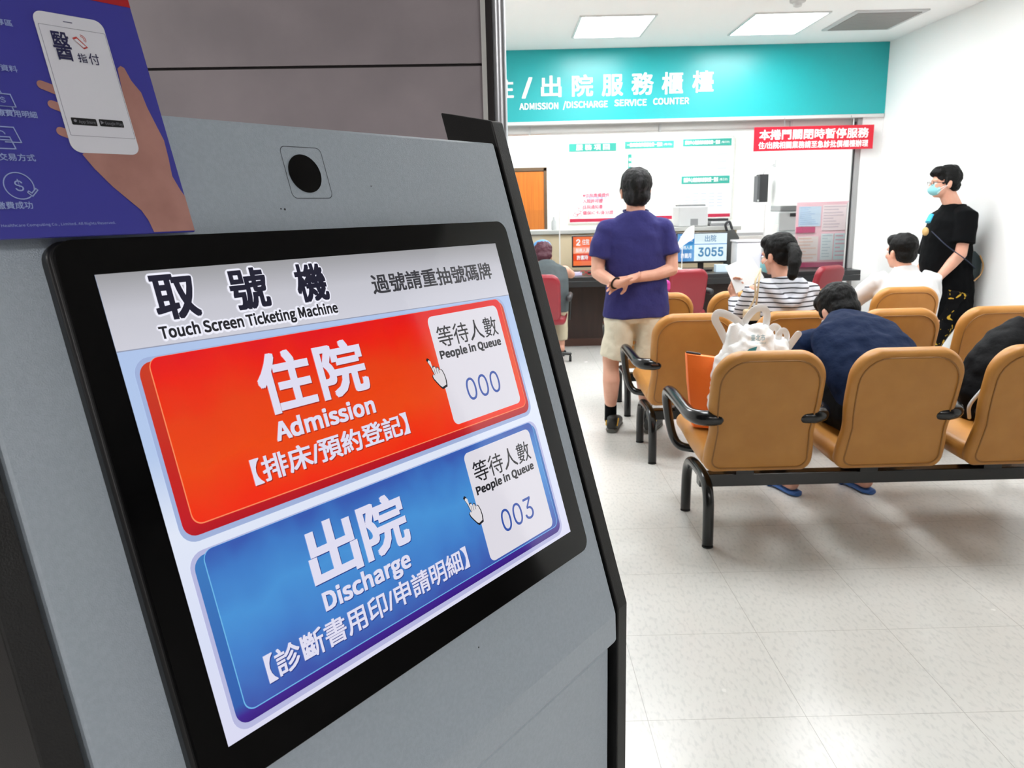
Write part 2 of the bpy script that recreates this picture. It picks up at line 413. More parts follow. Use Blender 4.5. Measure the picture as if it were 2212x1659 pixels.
for wd, x0, x1 in (('ADMISSION', 1122, 1206), ('/DISCHARGE', 1216, 1312.6), ('SERVICE', 1327, 1396.6), ('COUNTER', 1410.5, 1488)):
    yb = 237-(x0-1122)*.0383
    a = at(x0, yb, YF); b = at(x1, yb, YF); text(mb, wd, a.x, b.x, a.z, 0, fY(YF-.006), weight=.014, cap=.058)
mb.build('sign_lettering', M['white'], th)
# shutter housing and guide rail
th = thing('roller_shutter', 'white roller shutter housing and side guide rail framing the counter opening', 'shutter', (1.1, YF+.12, 0))
MB().box(-1.5, 3.50, YF+.13, YF+.30, 2.16, 2.27).build('shutter_box', M['alu'], th, bevel=.01)
for x in (.25, 1.55, 2.86): MB().box(x, x+.02, YF+.10, YF+.128, 2.15, 2.228).build('bracket', M['lgrey'], th)
MB().box(3.50, 3.545, YF+.03, YF+.12, .76, 2.24).build('guide_rail', mat('rail_grey', 'a2a3a3', .4), th, bevel=.003)
MB().box(3.488, 3.50, YF+.06, YF+.075, .76, 2.2).build('rail_seal', M['dgrey'], th)
# red hanging notice
th = thing('hanging_notice', 'red hanging notice board with two lines of white writing', 'sign', (3.05, YF-.05, 1.93))
a, b = at(1630, 276, YF-.05), at(1889, 268, YF-.05); c, d = at(1629, 328, YF-.05), at(1888, 320, YF-.05)
x0, x1, z0, z1 = a.x, b.x, (c.z+d.z)/2, (a.z+b.z)/2
MB().box(x0, x1, YF-.05, YF-.035, z0, z1).build('board', M['red'], th, bevel=.002)
mb = MB()
text(mb, '本捲門關閉時暫停服務', x0+.05, x1-.05, z0+.105, z1-.025, fY(YF-.052), weight=.025)
text(mb, '住/出院相關業務請至急診批價櫃檯辦理', x0+.045, x1-.05, z0+.02, z0+.088, fY(YF-.052), weight=.02)
mb.build('board_lettering', M['white'], th)
for x in (x0+.30, x1-.22):
    MB().tube([(x, YF-.04, z1), (x, YF-.02, 2.25)], .0025, 6).build('hanging_wire', M['grey'], th)

# ceiling lights
def emi(name, s, col=(.97, .99, 1)):
    m = bpy.data.materials.new(name); m.use_nodes = True; b = m.node_tree.nodes['Principled BSDF']
    b.inputs['Base Color'].default_value = (.8, .8, .8, 1); b.inputs['Emission Color'].default_value = (*col, 1); b.inputs['Emission Strength'].default_value = s; return m
er, eo, eh = emi('room_lamp_diffuser', PANEL_ROOM), emi('office_lamp_diffuser', PANEL_OFFICE), emi('corridor_fill_diffuser', HALL_FILL, (1, .97, .95))
def lamp(x, y, z, label, m, sx=.29, sy=.38):
    t = thing('ceiling_light', label, 'ceiling light', (x, y, z), 'recessed ceiling light panels')
    mb = MB()
    for q in ((-sx-.02, sx+.02, -sy-.02, -sy), (-sx-.02, sx+.02, sy, sy+.02), (-sx-.02, -sx, -sy, sy), (sx, sx+.02, -sy, sy)):
        mb.box(x+q[0], x+q[1], y+q[2], y+q[3], z-.012, z+.002)
    mb.build('light_frame', M['alu'], t)
    MB().box(x-sx, x+sx, y-sy, y+sy, z-.006, z-.002).build('light_diffuser', m, t)
    return t
lamp(.94, 7.08, ZC, 'left of the two glowing ceiling light panels before the teal fascia', er)
lamp(2.35, 7.12, ZC, 'right of the two glowing ceiling light panels, nearer the air vent', er)
for (x, y) in ((.94, 5.3), (2.45, 5.3), (.94, 3.4), (2.45, 3.4), (-.6, 5.6)):
    lamp(x, y, ZC, 'ceiling light panel over the rows of waiting seats', er)
for (x, y) in ((.6, 9.8), (2.4, 9.8), (.6, 11.2), (2.4, 11.2)):
    lamp(x, y, ZC, 'ceiling light panel inside the office behind the counter', eo)
for (x, y) in ((1.3, -1.7), (3.2, -2.6), (-1.8, -1.0)):  # added unseen lamps, placed to brighten the kiosk and the stone wall
    lamp(x, y, 2.6, 'added ceiling light panel in the corridor, unseen behind the viewer', eh)
t = thing('air_vent', 'grey square louvred air vent in the white ceiling', 'vent', (3.15, 7.06, ZC))
MB().box(2.85, 3.45, 6.72, 7.42, ZC-.012, ZC).build('vent_frame', M['lgrey'], t, bevel=.003)
mb = MB()
for k in range(15): mb.box(2.89, 3.41, 6.77+k*.0415, 6.795+k*.0415, ZC-.018, ZC-.010)
mb.build('louvre', mat('vent_grey', '9a9794', .5), t)
mb = MB().lathe([(.001, 0), (.06, 0), (.058, -.02), (.035, -.03), (.03, -.05), (.018, -.055), (.001, -.055)], (2.24, 6.33, ZC))
tagp(mb.build('smoke_detector', M['lgrey'], smooth=40), 'small round white smoke detector on the ceiling at the top edge', 'smoke detector')

# ------------------------------------------------------------------ kiosk
KU = V((.6013, .7990, 0)); KT = math.radians(16.75)
NH = V((.7990, -.6013, 0)); KN = NH*math.cos(KT)+V((0, 0, 1))*math.sin(KT); KY = -NH*math.sin(KT)+V((0, 0, 1))*math.cos(KT)
KO = V((-.252, .480, 1.397))
KB = Matrix(((KU.x, KY.x, KN.x, KO.x), (KU.y, KY.y, KN.y, KO.y), (KU.z, KY.z, KN.z, KO.z), (0, 0, 0, 1)))   # local x = across, y = up the face, z = out
KV = Matrix(((KU.x, -NH.x, 0, KO.x), (KU.y, -NH.y, 0, KO.y), (0, 0, 1, 0), (0, 0, 0, 1)))                    # local x = across, y = away from the user, z = height
def pr(v, n): return (v*math.sin(KT)+n*math.cos(KT), 1.397-v*math.cos(KT)+n*math.sin(KT))
kb = KV @ V((.2, .05, 0))
kiosk = thing('ticket_kiosk', 'tall grey and black touch screen ticket machine leaning back by the stone wall', 'ticket machine', tuple(kb))
kx = lambda poly, x0, x1, mb: mb.prism(poly, x0, x1, lambda y, z, x: V((x, -y, z)))
ac, zc_ = pr(.415, -.012)
head = [pr(-.112, -.012), pr(.405, -.012), (ac+.001, zc_-.004), (ac+.002, .962), (ac-.001, .956), (ac-.008, .954), (ac-.05, .954), pr(.40, -.07), pr(-.112, -.07)]
kx(head, -.071, .4595, MB()).build('front_panel', M['panel'], kiosk, bevel=.003, basis=KV)
kx([(ac-.006, .951), (ac-.006, .03), (ac-.28, .03), (ac-.28, .951)], -.066, .455, MB()).build('lower_panel', M['panel'], kiosk, bevel=.003, basis=KV)
plate = [pr(-.136, -.012), pr(.417, -.012), (ac+.001, .015), (ac-.30, .015), (ac-.30, .90), pr(.38, -.10), pr(-.10, -.077), pr(-.171, -.077)]
for x0 in (.4645, -.0945):
    kx(plate, x0, x0+.0205, MB()).build('side_panel', M['black'], kiosk, bevel=.0015, basis=KV)
kx([(ac+.01, 0), (ac+.01, .02), (ac-.31, .02), (ac-.31, 0)], -.10, .49, MB()).build('base_plate', M['black'], kiosk, basis=KV)
kl = lambda u, v, n=0: V((u, -v, n))
MB().prism(rrect(-.0195, .4245, -.330, .0225, .012), -.02, 0).build('screen_bezel', M['gloss'], kiosk, smooth=30, basis=KB)
MB().prism(rrect(-.0225, .4275, -.333, .0235, .012), -.035, -.004).build('bezel_surround', M['satin'], kiosk, smooth=30, bevel=.002, basis=KB)
# camera window above the screen
mb = MB()
P, Q = rrect(.174, .2155, .051, .094, .005), rrect(.1746, .2149, .0516, .0934, .0046)
n = len(P); mb.add([V((x, y, -.0117)) for x, y in P]+[V((x, y, -.0117)) for x, y in Q], [(i, (i+1) % n, n+(i+1) % n, n+i) for i in range(n)])
mb.build('camera_cover_edge', mat('cover_seam', '4b5057', .6), kiosk, basis=KB)
mb = MB().prism([(.1927+.0158*math.cos(a*PI/24), .0717+.0158*math.sin(a*PI/24)) for a in range(48)], -.0119, -.0112)
mb.build('camera_window', M['gloss'], kiosk, basis=KB)
for x, y, r in ((.160, .043, .0006), (.1635, .0425, .0009), (.262, .062, .0005), (.243, -.355, .0007)):
    MB().prism([(x+r*math.cos(a), y+r*math.sin(a)) for a in (0, 1, 2, 3, 4, 5)], -.0119, -.0116).build('paint_chip', M['dgrey'], kiosk, basis=KB)

scr = MB().add([kl(0, 0, .0002), kl(.4, 0, .0002), kl(.4, .3043, .0002), kl(0, .3043, .0002)], [(0, 1, 2, 3)]).build('touch_screen', glow_ramp('screen_backdrop', 'Y', [(0, 'd9d9f0'), (.22, 'd6ddf4'), (.45, 'dfe6f6'), (.62, 'b3c8ea'), (1, 'a9bfe6')]), kiosk, basis=KB)
def flat(poly, z): return [V((x, -y, z)) for x, y in poly]
def patch(name, poly, z, m, lab=None):
    o = MB().add(flat(poly, z), [tuple(range(len(poly)))]).build(name, m, scr, basis=KB)
    if lab: o['label'] = lab
    return o
patch('header_bar', [(0, 0), (.4, 0), (.4, .0535), (0, .0485)], .0004, glow_ramp('header_grey', 'Y', [(0, 'cfcfda'), (.55, 'c2c2cb'), (1, '98989c')]))
patch('header_shadow', [(0, .0485), (.4, .0535), (.4, .0542), (0, .0492)], .00035, glow('header_edge', '8f95ac'))
def tmesh(name, items, m, z=.0012, weight=.02, dx=0, dy=0):
    for it in items:
        mb = MB(); body, x0, x1, v0, v1 = it[:5]; kw = it[5] if len(it) > 5 else {}
        wt = kw.get('w', weight)
        if 'cap' in kw: text(mb, body, x0+dx, x1+dx, -v0+dy, 0, lambda x, y: V((x, y, z)), weight=wt, cap=kw['cap'])
        else: text(mb, body, x0+dx, x1+dx, -v1+dy, -v0+dy, lambda x, y: V((x, y, z)), weight=wt)
        mb.build(name, m, scr, basis=KB)
title = [('取', .0316, .0629, .0034, .034), ('號', .0879, .1192, .0036, .034), ('機', .1445, .1738, .0042, .0344)]
tt = ('Touch Screen Ticketing Machine', .0294, .1777, .0450, 0, dict(cap=.0078, w=.022))
grow = lambda L, g: [(b, x0-g, x1+g, v0-g, v1+g) for b, x0, x1, v0, v1 in L]
tmesh('lettering', title, glow('ink_navy', '15152b'), weight=.030)
tmesh('lettering_halo', grow(title, .0014), glow('halo_white', 'eeeefa'), z=.0008, weight=.075)
tmesh('lettering', [tt], glow('ink_black', '1b1b22'))
tmesh('lettering_halo', [('Touch Screen Ticketing Machine', .0288, .1783, .0453, 0, dict(cap=.0082, w=.055))], glow('halo_white', 'eeeefa'), z=.0008)
tmesh('lettering', [('過號請重抽號碼牌', .2195, .3805, .0185, .0352)], glow('ink_grey', '35353b'), weight=.022)
def button(nm, v0, v1, face, side_l, side_b, edge, groove, pv0, pv1):
    # recess, bevelled slab, face, white count panel
    patch('button_groove', rrect(.0070, .3885, v0-.001, v1+.0105, .011), .0005, glow(nm+'_groove', groove))
    patch('button_side', rrect(.0098, .3855, v0+.002, v1+.0068, .009), .0006, glow_ramp(nm+'_side', 'Y', side_b))
    patch('button_edge', rrect(.0170, .3822, v0-.0002, v1+.0008, .0072), .0007, glow(nm+'_edge', edge))
    patch('button_face', rrect(.0177, .3815, v0, v1, .0068), .0008, glow_ramp(nm+'_face', 'Y', face, noise_amt=.35), lab=nm+' button')
    patch('queue_panel', rrect(.2735, .3742, pv0, pv1, .006), .0010, glow('panel_white', 'dcd9e2'))
button('red', .0560, .1655, [(0, 'f02a0c'), (.3, 'ea4612'), (.62, 'e63e10'), (.86, 'e81c08'), (1, 'e20812')], 0, [(0, 'b00c1e'), (.08, 'c01420'), (1, 'c8381c')], 'f58a5c', '9fb0d8', .0615, .1610)
button('blue', .1830, .2905, [(0, '3a52a8'), (.3, '3f7cc8'), (.6, '4690d4'), (.85, '3c78c4'), (1, '3558ae')], 0, [(0, '34107c'), (.05, '3c1c8c'), (.12, '2a5cac'), (1, '3a78bc')], '6cb4e4', 'b4b6dc', .1880, .2888)
tmesh('lettering', [('住', .0894, .1370, .0662, .1110), ('院', .1420, .1901, .0668, .1105), ('Admission', .0925, .1885, .1290, 0, dict(cap=.0128, w=.022)), ('【排床/預約登記】', .0665, .2190, .1362, .1545, dict(w=.022))], glow('text_lilac', 'dedcf0'), weight=.03)
tmesh('lettering_shadow', [('住', .0894, .1370, .0662, .1110), ('院', .1420, .1901, .0668, .1105), ('Admission', .0925, .1885, .1290, 0, dict(cap=.0128, w=.022)), ('【排床/預約登記】', .0665, .2190, .1362, .1545, dict(w=.022))], glow('shade_red', '9c2418'), z=.0010, weight=.03, dx=.0007, dy=-.0008)
bl = [('出', .0905, .1370, .1945, .2390), ('院', .1415, .1896, .1940, .2385), ('Discharge', .0937, .1823, .2560, 0, dict(cap=.0128, w=.022)), ('【診斷書用印/申請明細】', .0375, .2460, .2632, .2820, dict(w=.018))]
tmesh('lettering', bl, glow('text_lilac', 'dedcf0'), weight=.03)
tmesh('lettering_shadow', bl, glow('shade_blue', '1c3484'), z=.0010, weight=.03, dx=.0007, dy=-.0008)
for v0, num in ((.0715, '000'), (.1982, '003')):
    tmesh('lettering', [('等待人數', .2805, .3672, v0, v0+.0195, dict(w=.004)), ('People in Queue', .2778, .3672, v0+.0290, 0, dict(cap=.0070, w=.028))], glow('ink_black', '1b1b22'))
    tmesh('queue_number', [(num, .3005, .3495, v0+.0518, v0+.0728, dict(w=-.002))], glow('number_blue', '2c50a4'))
# pixel hand pointers
hp = [(0, 0), (.10, -.06), (.22, .0), (.26, .30), (.34, .22), (.44, .24), (.50, .34), (.58, .28), (.68, .32), (.73, .42), (.80, .38), (.90, .45), (.98, .62), (1.0, .82), (.95, 1.0), (.62, 1.05), (.50, .98), (.30, .80), (.16, .66), (.12, .56), (.20, .50), (.30, .56), (.16, .22)]
for u0, v0 in ((.2597, .1005), (.2599, .2265)):
    for g, z, m_ in ((1.0, .0014, glow('pointer_fill', 'dcd8dc')), (1.16, .0013, glow('ink_black', '1b1b22'))):
        patch('pointer_icon', [(u0+.0085+(x-.5)*.0165*g, v0+.0115+(y-.5)*.0235*g) for x, y in hp], z, m_)
    mb = MB()
    for x in (.34, .5, .66): mb.box(u0+x*.0165, u0+x*.0165+.0004, -v0-.5*.0235, -v0-.30*.0235, .00145, .0015)
    mb.build('pointer_knuckles', glow('ink_black', '1b1b22'), scr, basis=KB)

# poster board standing on the bezel
def pz(v): return .004+max(0, -v-.0225)*-.02
post = thing('poster_board', 'violet blue poster of a hand holding a phone, standing on the ticket machine', 'poster', tuple(KB @ V((0, .0225, 0))))
mb = MB(); N = 14; vs = []
for i in range(N+1):
    v = -.0235-.2465*i/N
    for u in (-.16, .0720): vs += [V((u, -v, pz(v))), V((u, -v, pz(v)-.0022))]
fs = []
for i in range(N):
    a = i*4; fs += [(a, a+2, a+6, a+4), (a+1, a+5, a+7, a+3), (a, a+4, a+5, a+1), (a+2, a+3, a+7, a+6)]
fs += [(0, 1, 3, 2), (N*4, N*4+2, N*4+3, N*4+1)]
mb.add(vs, fs).build('board', mat('poster_violet', '3c3c9e', .45), post, basis=KB)
def pp(name, polys, z, m_, th=0):
    mb = MB()
    for poly in polys:
        mb.add([V((x, -y, pz(y)+z)) for x, y in poly], [tuple(range(len(poly)))])
    return mb.build(name, m_, post, basis=KB)
pp('red_band', [[(-.16, -.27), (.0720, -.27), (.0720, -.1785), (.051, -.1787), (-.16, -.181)]], .0003, mat('poster_red', 'b01822', .45))
arm = [(.0504, -.1338), (.0530, -.1360), (.0553, -.1347), (.0575, -.1265), (.0620, -.1190), (.0633, -.1085), (.0662, -.0960), (.0685, -.0865), (.0680, -.0740), (.0669, -.0618), (.0700, -.0520), (.0719, -.0480), (.0719, -.0240), (.0430, -.0240), (.0415, -.0320), (.0387, -.0386), (.0320, -.0460), (.0248, -.0540), (.0164, -.0658), (.0117, -.0745), (.03, -.09), (.048, -.10)]
pm = mat('poster_skin', 'b4837a', .5, col2='a6766d', nscale=40)
pp('printed_hand', [arm], .0004, pm)
def blobp(c, d, r0, l): # finger tip outline
    c, d = V((*c, 0)), V((*d, 0)).normalized(); p = V((-d.y, d.x, 0)); out = []
    for i in range(9):
        a = -PI/2+PI*i/8; q = c+d*(math.cos(a)*r0)+p*(math.sin(a)*r0); out.append((q.x, q.y))
    return out+[tuple((c-d*l+p*r0*1.1)[:2]), tuple((c-d*l-p*r0*1.1)[:2])]
pp('printed_fingers', [blobp((-.0005, -.1172), (-1, -.35), .0027, .010), blobp((.0025, -.1052), (-1, -.35), .0027, .010), blobp((.0030, -.0885), (-1, -.35), .0028, .010)], .0004, pm)
pp('printed_phone', [rrect(.0060, .0490, -.1650, -.0755, .006)], .0006, mat('poster_white', 'dfe0ea', .45))
a, b = rrect(.0078, .0484, -.1565, -.0862, .0006), rrect(.0080, .0482, -.1563, -.0864, .0005)
mb = MB(); n = len(a); mb.add([V((x, -y, pz(y)+.0008)) for x, y in a+b], [(i, (i+1) % n, n+(i+1) % n, n+i) for i in range(n)])
mb.prism(rrect(.0235, .0290, .1600, .1605, .0002), pz(-.16)+.0007, pz(-.16)+.0009)
mb.build('phone_outline', mat('poster_line', '5a5a78', .5), post, basis=KB)
pt = lambda x, y: V((x, y, pz(-y)+.0009))
for q in (('醫', .0130, .0240, .1345, .1530, .012), ('指', .0262, .0318, .1345, .1405, .008), ('付', .0330, .0395, .1340, .1415, .008)):
    text(MB(), *q[:5], pt, weight=q[5]).build('poster_lettering', mat('poster_ink', '20204e', .5), post, basis=KB)
mb = MB().add([V((x, -y, pz(y)+.0009)) for x, y in ((.0262, -.1502), (.0290, -.1515), (.0346, -.1450), (.0318, -.1437))], [(0, 1, 2, 3)], 0)
mb.add([V((x, -y, pz(y)+.0011)) for x, y in ((.0270, -.1492), (.0289, -.1501), (.0334, -.1453), (.0315, -.1446))], [(0, 1, 2, 3)], 1)
for r in (.0018, .0028):
    q = [(.0315+r*math.cos(t), .1500+r*math.sin(t)) for t in [k*PI/12 for k in range(-2, 7)]]; q2 = [(.0315+(r+.0004)*math.cos(t), .1500+(r+.0004)*math.sin(t)) for t in [k*PI/12 for k in range(-2, 7)]]
    n = len(q); mb.add([V((x, y, pz(-y)+.0009)) for x, y in q+q2], [(i, i+1, n+i+1, n+i) for i in range(n-1)], 0)
mb.build('phone_icon', [mat('icon_red', 'c23a34', .5), mat('poster_white', 'dfe0ea', .45)], post, basis=KB)
pp('store_badge', [rrect(.0108, .0262, -.0978, -.0932, .0006), rrect(.0278, .0432, -.0980, -.0934, .0006)], .0008, mat('badge_black', '15151a', .4))
mb = MB(); text(mb, 'App Store', .0150, .0252, .0944, 0, lambda x, y: V((x, y, pz(-y)+.0011)), cap=.0019); text(mb, 'Google Play', .0312, .0424, .0946, 0, lambda x, y: V((x, y, pz(-y)+.0011)), cap=.0019)
mb.add([V((x, y, pz(-y)+.0011)) for x, y in ((.0286, .0945), (.0286, .0970), (.0306, .0957))], [(0, 1, 2)]); mb.add([V((.0130+.001*math.cos(t), .0957+.001*math.sin(t), pz(-.0957)+.0011)) for t in range(6)], [tuple(range(6))])
mb.build('badge_lettering', mat('badge_grey', '8b8b95', .5), post, basis=KB)
mb = MB()
for s, x1, y, h, wd in (('專區', -.0072, -.1535, .0040, .009), ('資料', -.0120, -.1250, .0040, .009), ('療費用明細', -.0085, -.0975, .0042, .0215), ('擇交易方式', -.0165, -.0710, .0044, .0245), ('繳費成功', -.0255, -.0425, .0044, .0190)):
    text(MB(), s, x1-wd, x1, -y-h*.5, -y+h*.5, pt, weight=.01).build('poster_lettering', mat('poster_pale', '9fb0e0', .5), post, basis=KB)
text(mb, 'Healthcare Computing Co., Limited. All Rights Reserved.', -.045, .0195, .0300, 0, pt, cap=.0016)
# line icons: coin in a circle, banknotes, stacked cards
def ring(c, r, w_, a0=0, a1=2*PI, n=28):
    q = [(c[0]+rr*math.cos(a0+(a1-a0)*i/n), c[1]+rr*math.sin(a0+(a1-a0)*i/n)) for rr in (r, r-w_) for i in range(n+1)]
    mb.add([V((x, -y, pz(y)+.0009)) for x, y in q], [(i, i+1, n+2+i, n+1+i) for i in range(n)])
def stroke(pts, w_=.0006):
    for (ax, ay), (bx, by) in zip(pts, pts[1:]):
        d = V((bx-ax, by-ay, 0)).normalized()*w_/2; p = V((-d.y, d.x, 0))
        mb.add([V((x, -y, pz(y)+.0009)) for x, y in ((ax-d.x+p.x, ay-d.y+p.y), (bx+d.x+p.x, by+d.y+p.y), (bx+d.x-p.x, by+d.y-p.y), (ax-d.x-p.x, ay-d.y-p.y))], [(0, 1, 2, 3)])
ring((-.0297, -.0540), .0082, .0006, .9, 2*PI+.3)
text(mb, '$', -.0320, -.0275, .0500, .0580, pt)
stroke([(-.0262, -.0500), (-.0240, -.0478), (-.0203, -.0515), (-.0212, -.0525), (-.0240, -.0497), (-.0254, -.0510), (-.0262, -.0500)])
stroke([(-.0420, -.0890), (-.0235, -.0890), (-.0215, -.0800), (-.0300, -.0800)]); stroke([(-.0400, -.0830), (-.0270, -.0830), (-.0255, -.0760), (-.0400, -.0760)]); stroke([(-.0400, -.0812), (-.0266, -.0812)])
ring((-.0310, -.0845), .0022, .0005, PI, 2*PI)
stroke([(-.0400, -.1090), (-.0200, -.1090), (-.0188, -.1015), (-.0400, -.1015)]); stroke([(-.0300, -.1015), (-.0210, -.1015), (-.0205, -.0990), (-.0300, -.0990)]); stroke([(-.0330, -.1120), (-.0255, -.1120), (-.0245, -.1090)])
text(mb, '$', -.0262, -.0235, .1033, .1073, pt)
mb.build('line_icons', mat('poster_pale', '9fb0e0', .5), post, basis=KB)

# ------------------------------------------------------------------ waiting room beam seating
def pad(profile, W, t, r_top, r_bot, m_=None, n=28, steps=44, waist=0):
    """upholstered pad: width and thickness shrink at both ends of the side-view path; returns surface function too"""
    P = crom([(0, y, z) for y, z in profile], 10); L = [0]
    for a, b in zip(P, P[1:]): L.append(L[-1]+(b-a).length)
    T = L[-1]
    def pos(s):
        s = max(0, min(T, s))
        for i in range(len(L)-1):
            if s <= L[i+1]+1e-9: break
        f = (s-L[i])/(L[i+1]-L[i]); p = P[i].lerp(P[i+1], f); d = (P[i+1]-P[i]).normalized(); return p, V((0, -d.z, d.y))
    def hw(s):
        w_ = W/2
        if s < r_top: w_ += -r_top+math.sqrt(max(0, r_top**2-(r_top-s)**2))
        if s > T-r_bot: w_ += -r_bot+math.sqrt(max(0, r_bot**2-(r_bot-(T-s))**2))
        return w_-waist*math.exp(-((s-T*.64)/(T*.13))**2)
    ss = [T*(1-math.cos(PI*i/steps))/2 for i in range(1, steps)]; vs = []
    for s in ss:
        p, nn = pos(s); w_ = hw(s); q = min(1, s/.028, (T-s)/.028); th = t/2*math.sqrt(1-(1-q)**2) if q < 1 else t/2
        th = max(th, .004); m0 = max(w_-th, .01)
        for j in range(n):
            a = 2*PI*j/n; x = math.copysign(m0, math.cos(a))+th*math.cos(a); vs.append(p+nn*(th*math.sin(a))+V((x, 0, 0)))
    return MB().add(vs, rings_faces(len(ss), n, 0)), pos, hw, T
bprof = [(-.125, .870), (-.110, .80), (-.070, .64), (-.035, .50), (-.014, .42), (.012, .342)]
def piping(parent, prof, W, t, rt, rb, inset, side, lo=.03, name='piping', waist=0):
    _, pos, hw, T = pad(prof, W, t, rt, rb, waist=waist)
    out = rrect(-W/2+inset, W/2-inset, lo, T-lo, .001, 1)
    pts = []
    R, r2 = max(.02, rt-inset*.6), max(.02, rb-inset*.4)
    for cx, cy, a, r in ((W/2-inset-r2, T-lo-r2, 0, r2), (-W/2+inset+r2, T-lo-r2, 90, r2), (-W/2+inset+R, lo+R, 180, R), (W/2-inset-R, lo+R, 270, R)):
        for i in range(7): q = math.radians(a+90*i/6); pts.append((cx+r*math.cos(q), cy+r*math.sin(q)))
    pts.append(pts[0]); w3 = []
    for a, b in zip(pts, pts[1:]):
        for k in range(5):
            x, s = a[0]+(b[0]-a[0])*k/5, a[1]+(b[1]-a[1])*k/5; p, nn = pos(s); x *= 1-2*waist/W*math.exp(-((s-T*.64)/(T*.13))**2)
            w3.append(p+nn*side*(t/2+.0005)+V((x, 0, 0)))
    w3.append(w3[0])
    return MB().tube(w3, .0034, 6, dome=False).build(name, M['pipe'], parent, smooth=60)
def seat_row(label, loc, nseat=4):
    r = thing('beam_seating', label, 'bench seating', loc, 'rows of tan waiting seats on black beams')
    x0, y0, _ = loc; T0 = Matrix.Translation(loc)
    B = dict(basis=T0)
    def loc_build(mb, name, m_, parent=r, **k): return mb.build(name, m_, parent, basis=T0, **k)
    made = []
    for k in range(nseat):
        dx = V((k*.545, 0, 0))
        if k == 0:
            mb, pos, hw, T = pad(bprof, .452, .062, .125, .055, waist=.012)
            back = loc_build(mb, 'backrest', M['tan'], smooth=180)
            p1 = piping(back, bprof, .452, .062, .125, .055, .030, -1, waist=.012); p1.matrix_basis = T0; attach(p1, back)
            sp_ = [(.000, .385), (.05, .390), (.25, .398), (.46, .420), (.52, .412), (.545, .370)]
            mb, *_ = pad(sp_, .452, .085, .05, .07)
            seat = loc_build(mb, 'seat', M['tan'], smooth=180)
            br = loc_build(MB().box(-.04, .04, .14, .34, .270, .352), 'bracket', M['tube'], bevel=.004)
            made = [back, seat, br, p1]
        else:
            nb = made[0].copy(); C.objects.link(nb); put(nb, r, made[0].matrix_parent_inverse.copy()); nb.matrix_basis = Matrix.Translation(dx) @ T0
            q = made[3].copy(); C.objects.link(q); put(q, nb, made[3].matrix_parent_inverse.copy())
            for s in made[1:3]:
                c = s.copy(); C.objects.link(c); put(c, r, s.matrix_parent_inverse.copy()); c.matrix_basis = Matrix.Translation(dx) @ T0
    # arms: padded tube sweeping out and forward from the back, then down to the seat
    ap = [(-.188, -.066, .588), (-.225, -.066, .589), (-.262, -.050, .591), (-.285, -.005, .594), (-.292, .08, .603), (-.297, .20, .612), (-.300, .31, .614), (-.301, .365, .598), (-.298, .388, .55), (-.285, .395, .46), (-.265, .395, .38), (-.235, .375, .338), (-.17, .34, .330)]
    ar = [.031, .032, .031, .028, .0265, .0265, .026, .0245, .022, .020, .020, .020, .018]
    def arm(mir, cx):
        pts = [V((((-x-.022) if mir else x)+cx, y, z)) for x, y, z in ap]
        P = crom(pts, 5); rr = []
        for i in range(len(ar)-1): rr += [ar[i]+(ar[i+1]-ar[i])*j/5 for j in range(5)]
        rr.append(ar[-1]); return MB().tube(P, rr, 14)
    a0 = loc_build(arm(False, 0), 'armrest', M['tube'], smooth=180)
    a1 = loc_build(arm(True, 0), 'armrest', M['tube'], smooth=180)
    for k in range(1, nseat):
        c = a1.copy(); C.objects.link(c); put(c, r, a1.matrix_parent_inverse.copy()); c.matrix_basis = Matrix.Translation((k*.545, 0, 0)) @ T0
    xe = (nseat-1)*.545
    loc_build(MB().box(-.195, xe+.195, .155, .215, .212, .270), 'beam', M['tube'], bevel=.004)
    lp = crom([(0, 0, .012), (0, .002, .12), (0, .008, .20), (0, .035, .255), (0, .09, .283), (0, .20, .288), (0, .31, .280), (0, .375, .250), (0, .408, .19), (0, .418, .11), (0, .42, .012)], 5)
    for x in (-.192, xe+.192):
        lg = loc_build(MB().tube([p+V((x, 0, 0)) for p in lp], .0235, 14, dome=False), 'leg', M['tube'], smooth=40)
        for y in (0, .42):
            g = MB().lathe([(.001, 0), (.024, 0), (.024, .006), (.008, .009), (.008, .02), (.001, .02)], (x, y, 0), 14).build('leveling_foot', M['rubber'], lg, smooth=40, basis=T0)
    return r
row1 = seat_row('nearest row of tan seats, holding the shopping bags and the person in navy', (1.022, 3.095, 0))
row2 = copy_tree(row1, (-.030, 1.125, 0)); row2['label'] = 'middle row of tan seats, behind the standing person, under the striped hoodie'
row3 = copy_tree(row1, (-.012, 2.165, 0)); row3['label'] = 'farthest row of tan seats, nearest the counter, under the person in white'

# ------------------------------------------------------------------ counter
ct = thing('service_counter', 'long service counter with black top and dark brown wooden front', 'counter', (1.1, 8.15, 0))
MB().box(-1.45, 3.535, 7.80, 8.62, .715, .76).build('countertop', M['btop'], ct, bevel=.006)
MB().box(-1.45, 3.535, 7.80, 7.815, .655, .714).build('apron', M['btop'], ct, bevel=.003)
MB().box(-1.45, 3.50, 8.14, 8.20, .002, .714).build('front_panel', M['wood'], ct)
MB().box(-1.45, 3.50, 8.135, 8.139, .002, .08).build('kick_strip', mat('kick_strip', '4a2f26', .4), ct)
# raised rear ledge with a cream face
lg = thing('rear_ledge', 'cream faced ledge with grey top running behind the counter monitors', 'cabinet', (.6, 8.8, .76))
MB().box(-1.45, 2.52, 8.64, 8.70, .0, 1.155).build('ledge_face', M['cream'], lg)
MB().box(-1.45, 2.56, 8.60, 9.05, 1.156, 1.20).build('ledge_top', M['greytop'], lg, bevel=.006)
MB().box(2.46, 2.52, 8.705, 9.02, .0, 1.155).build('ledge_end', M['greytop'], lg)
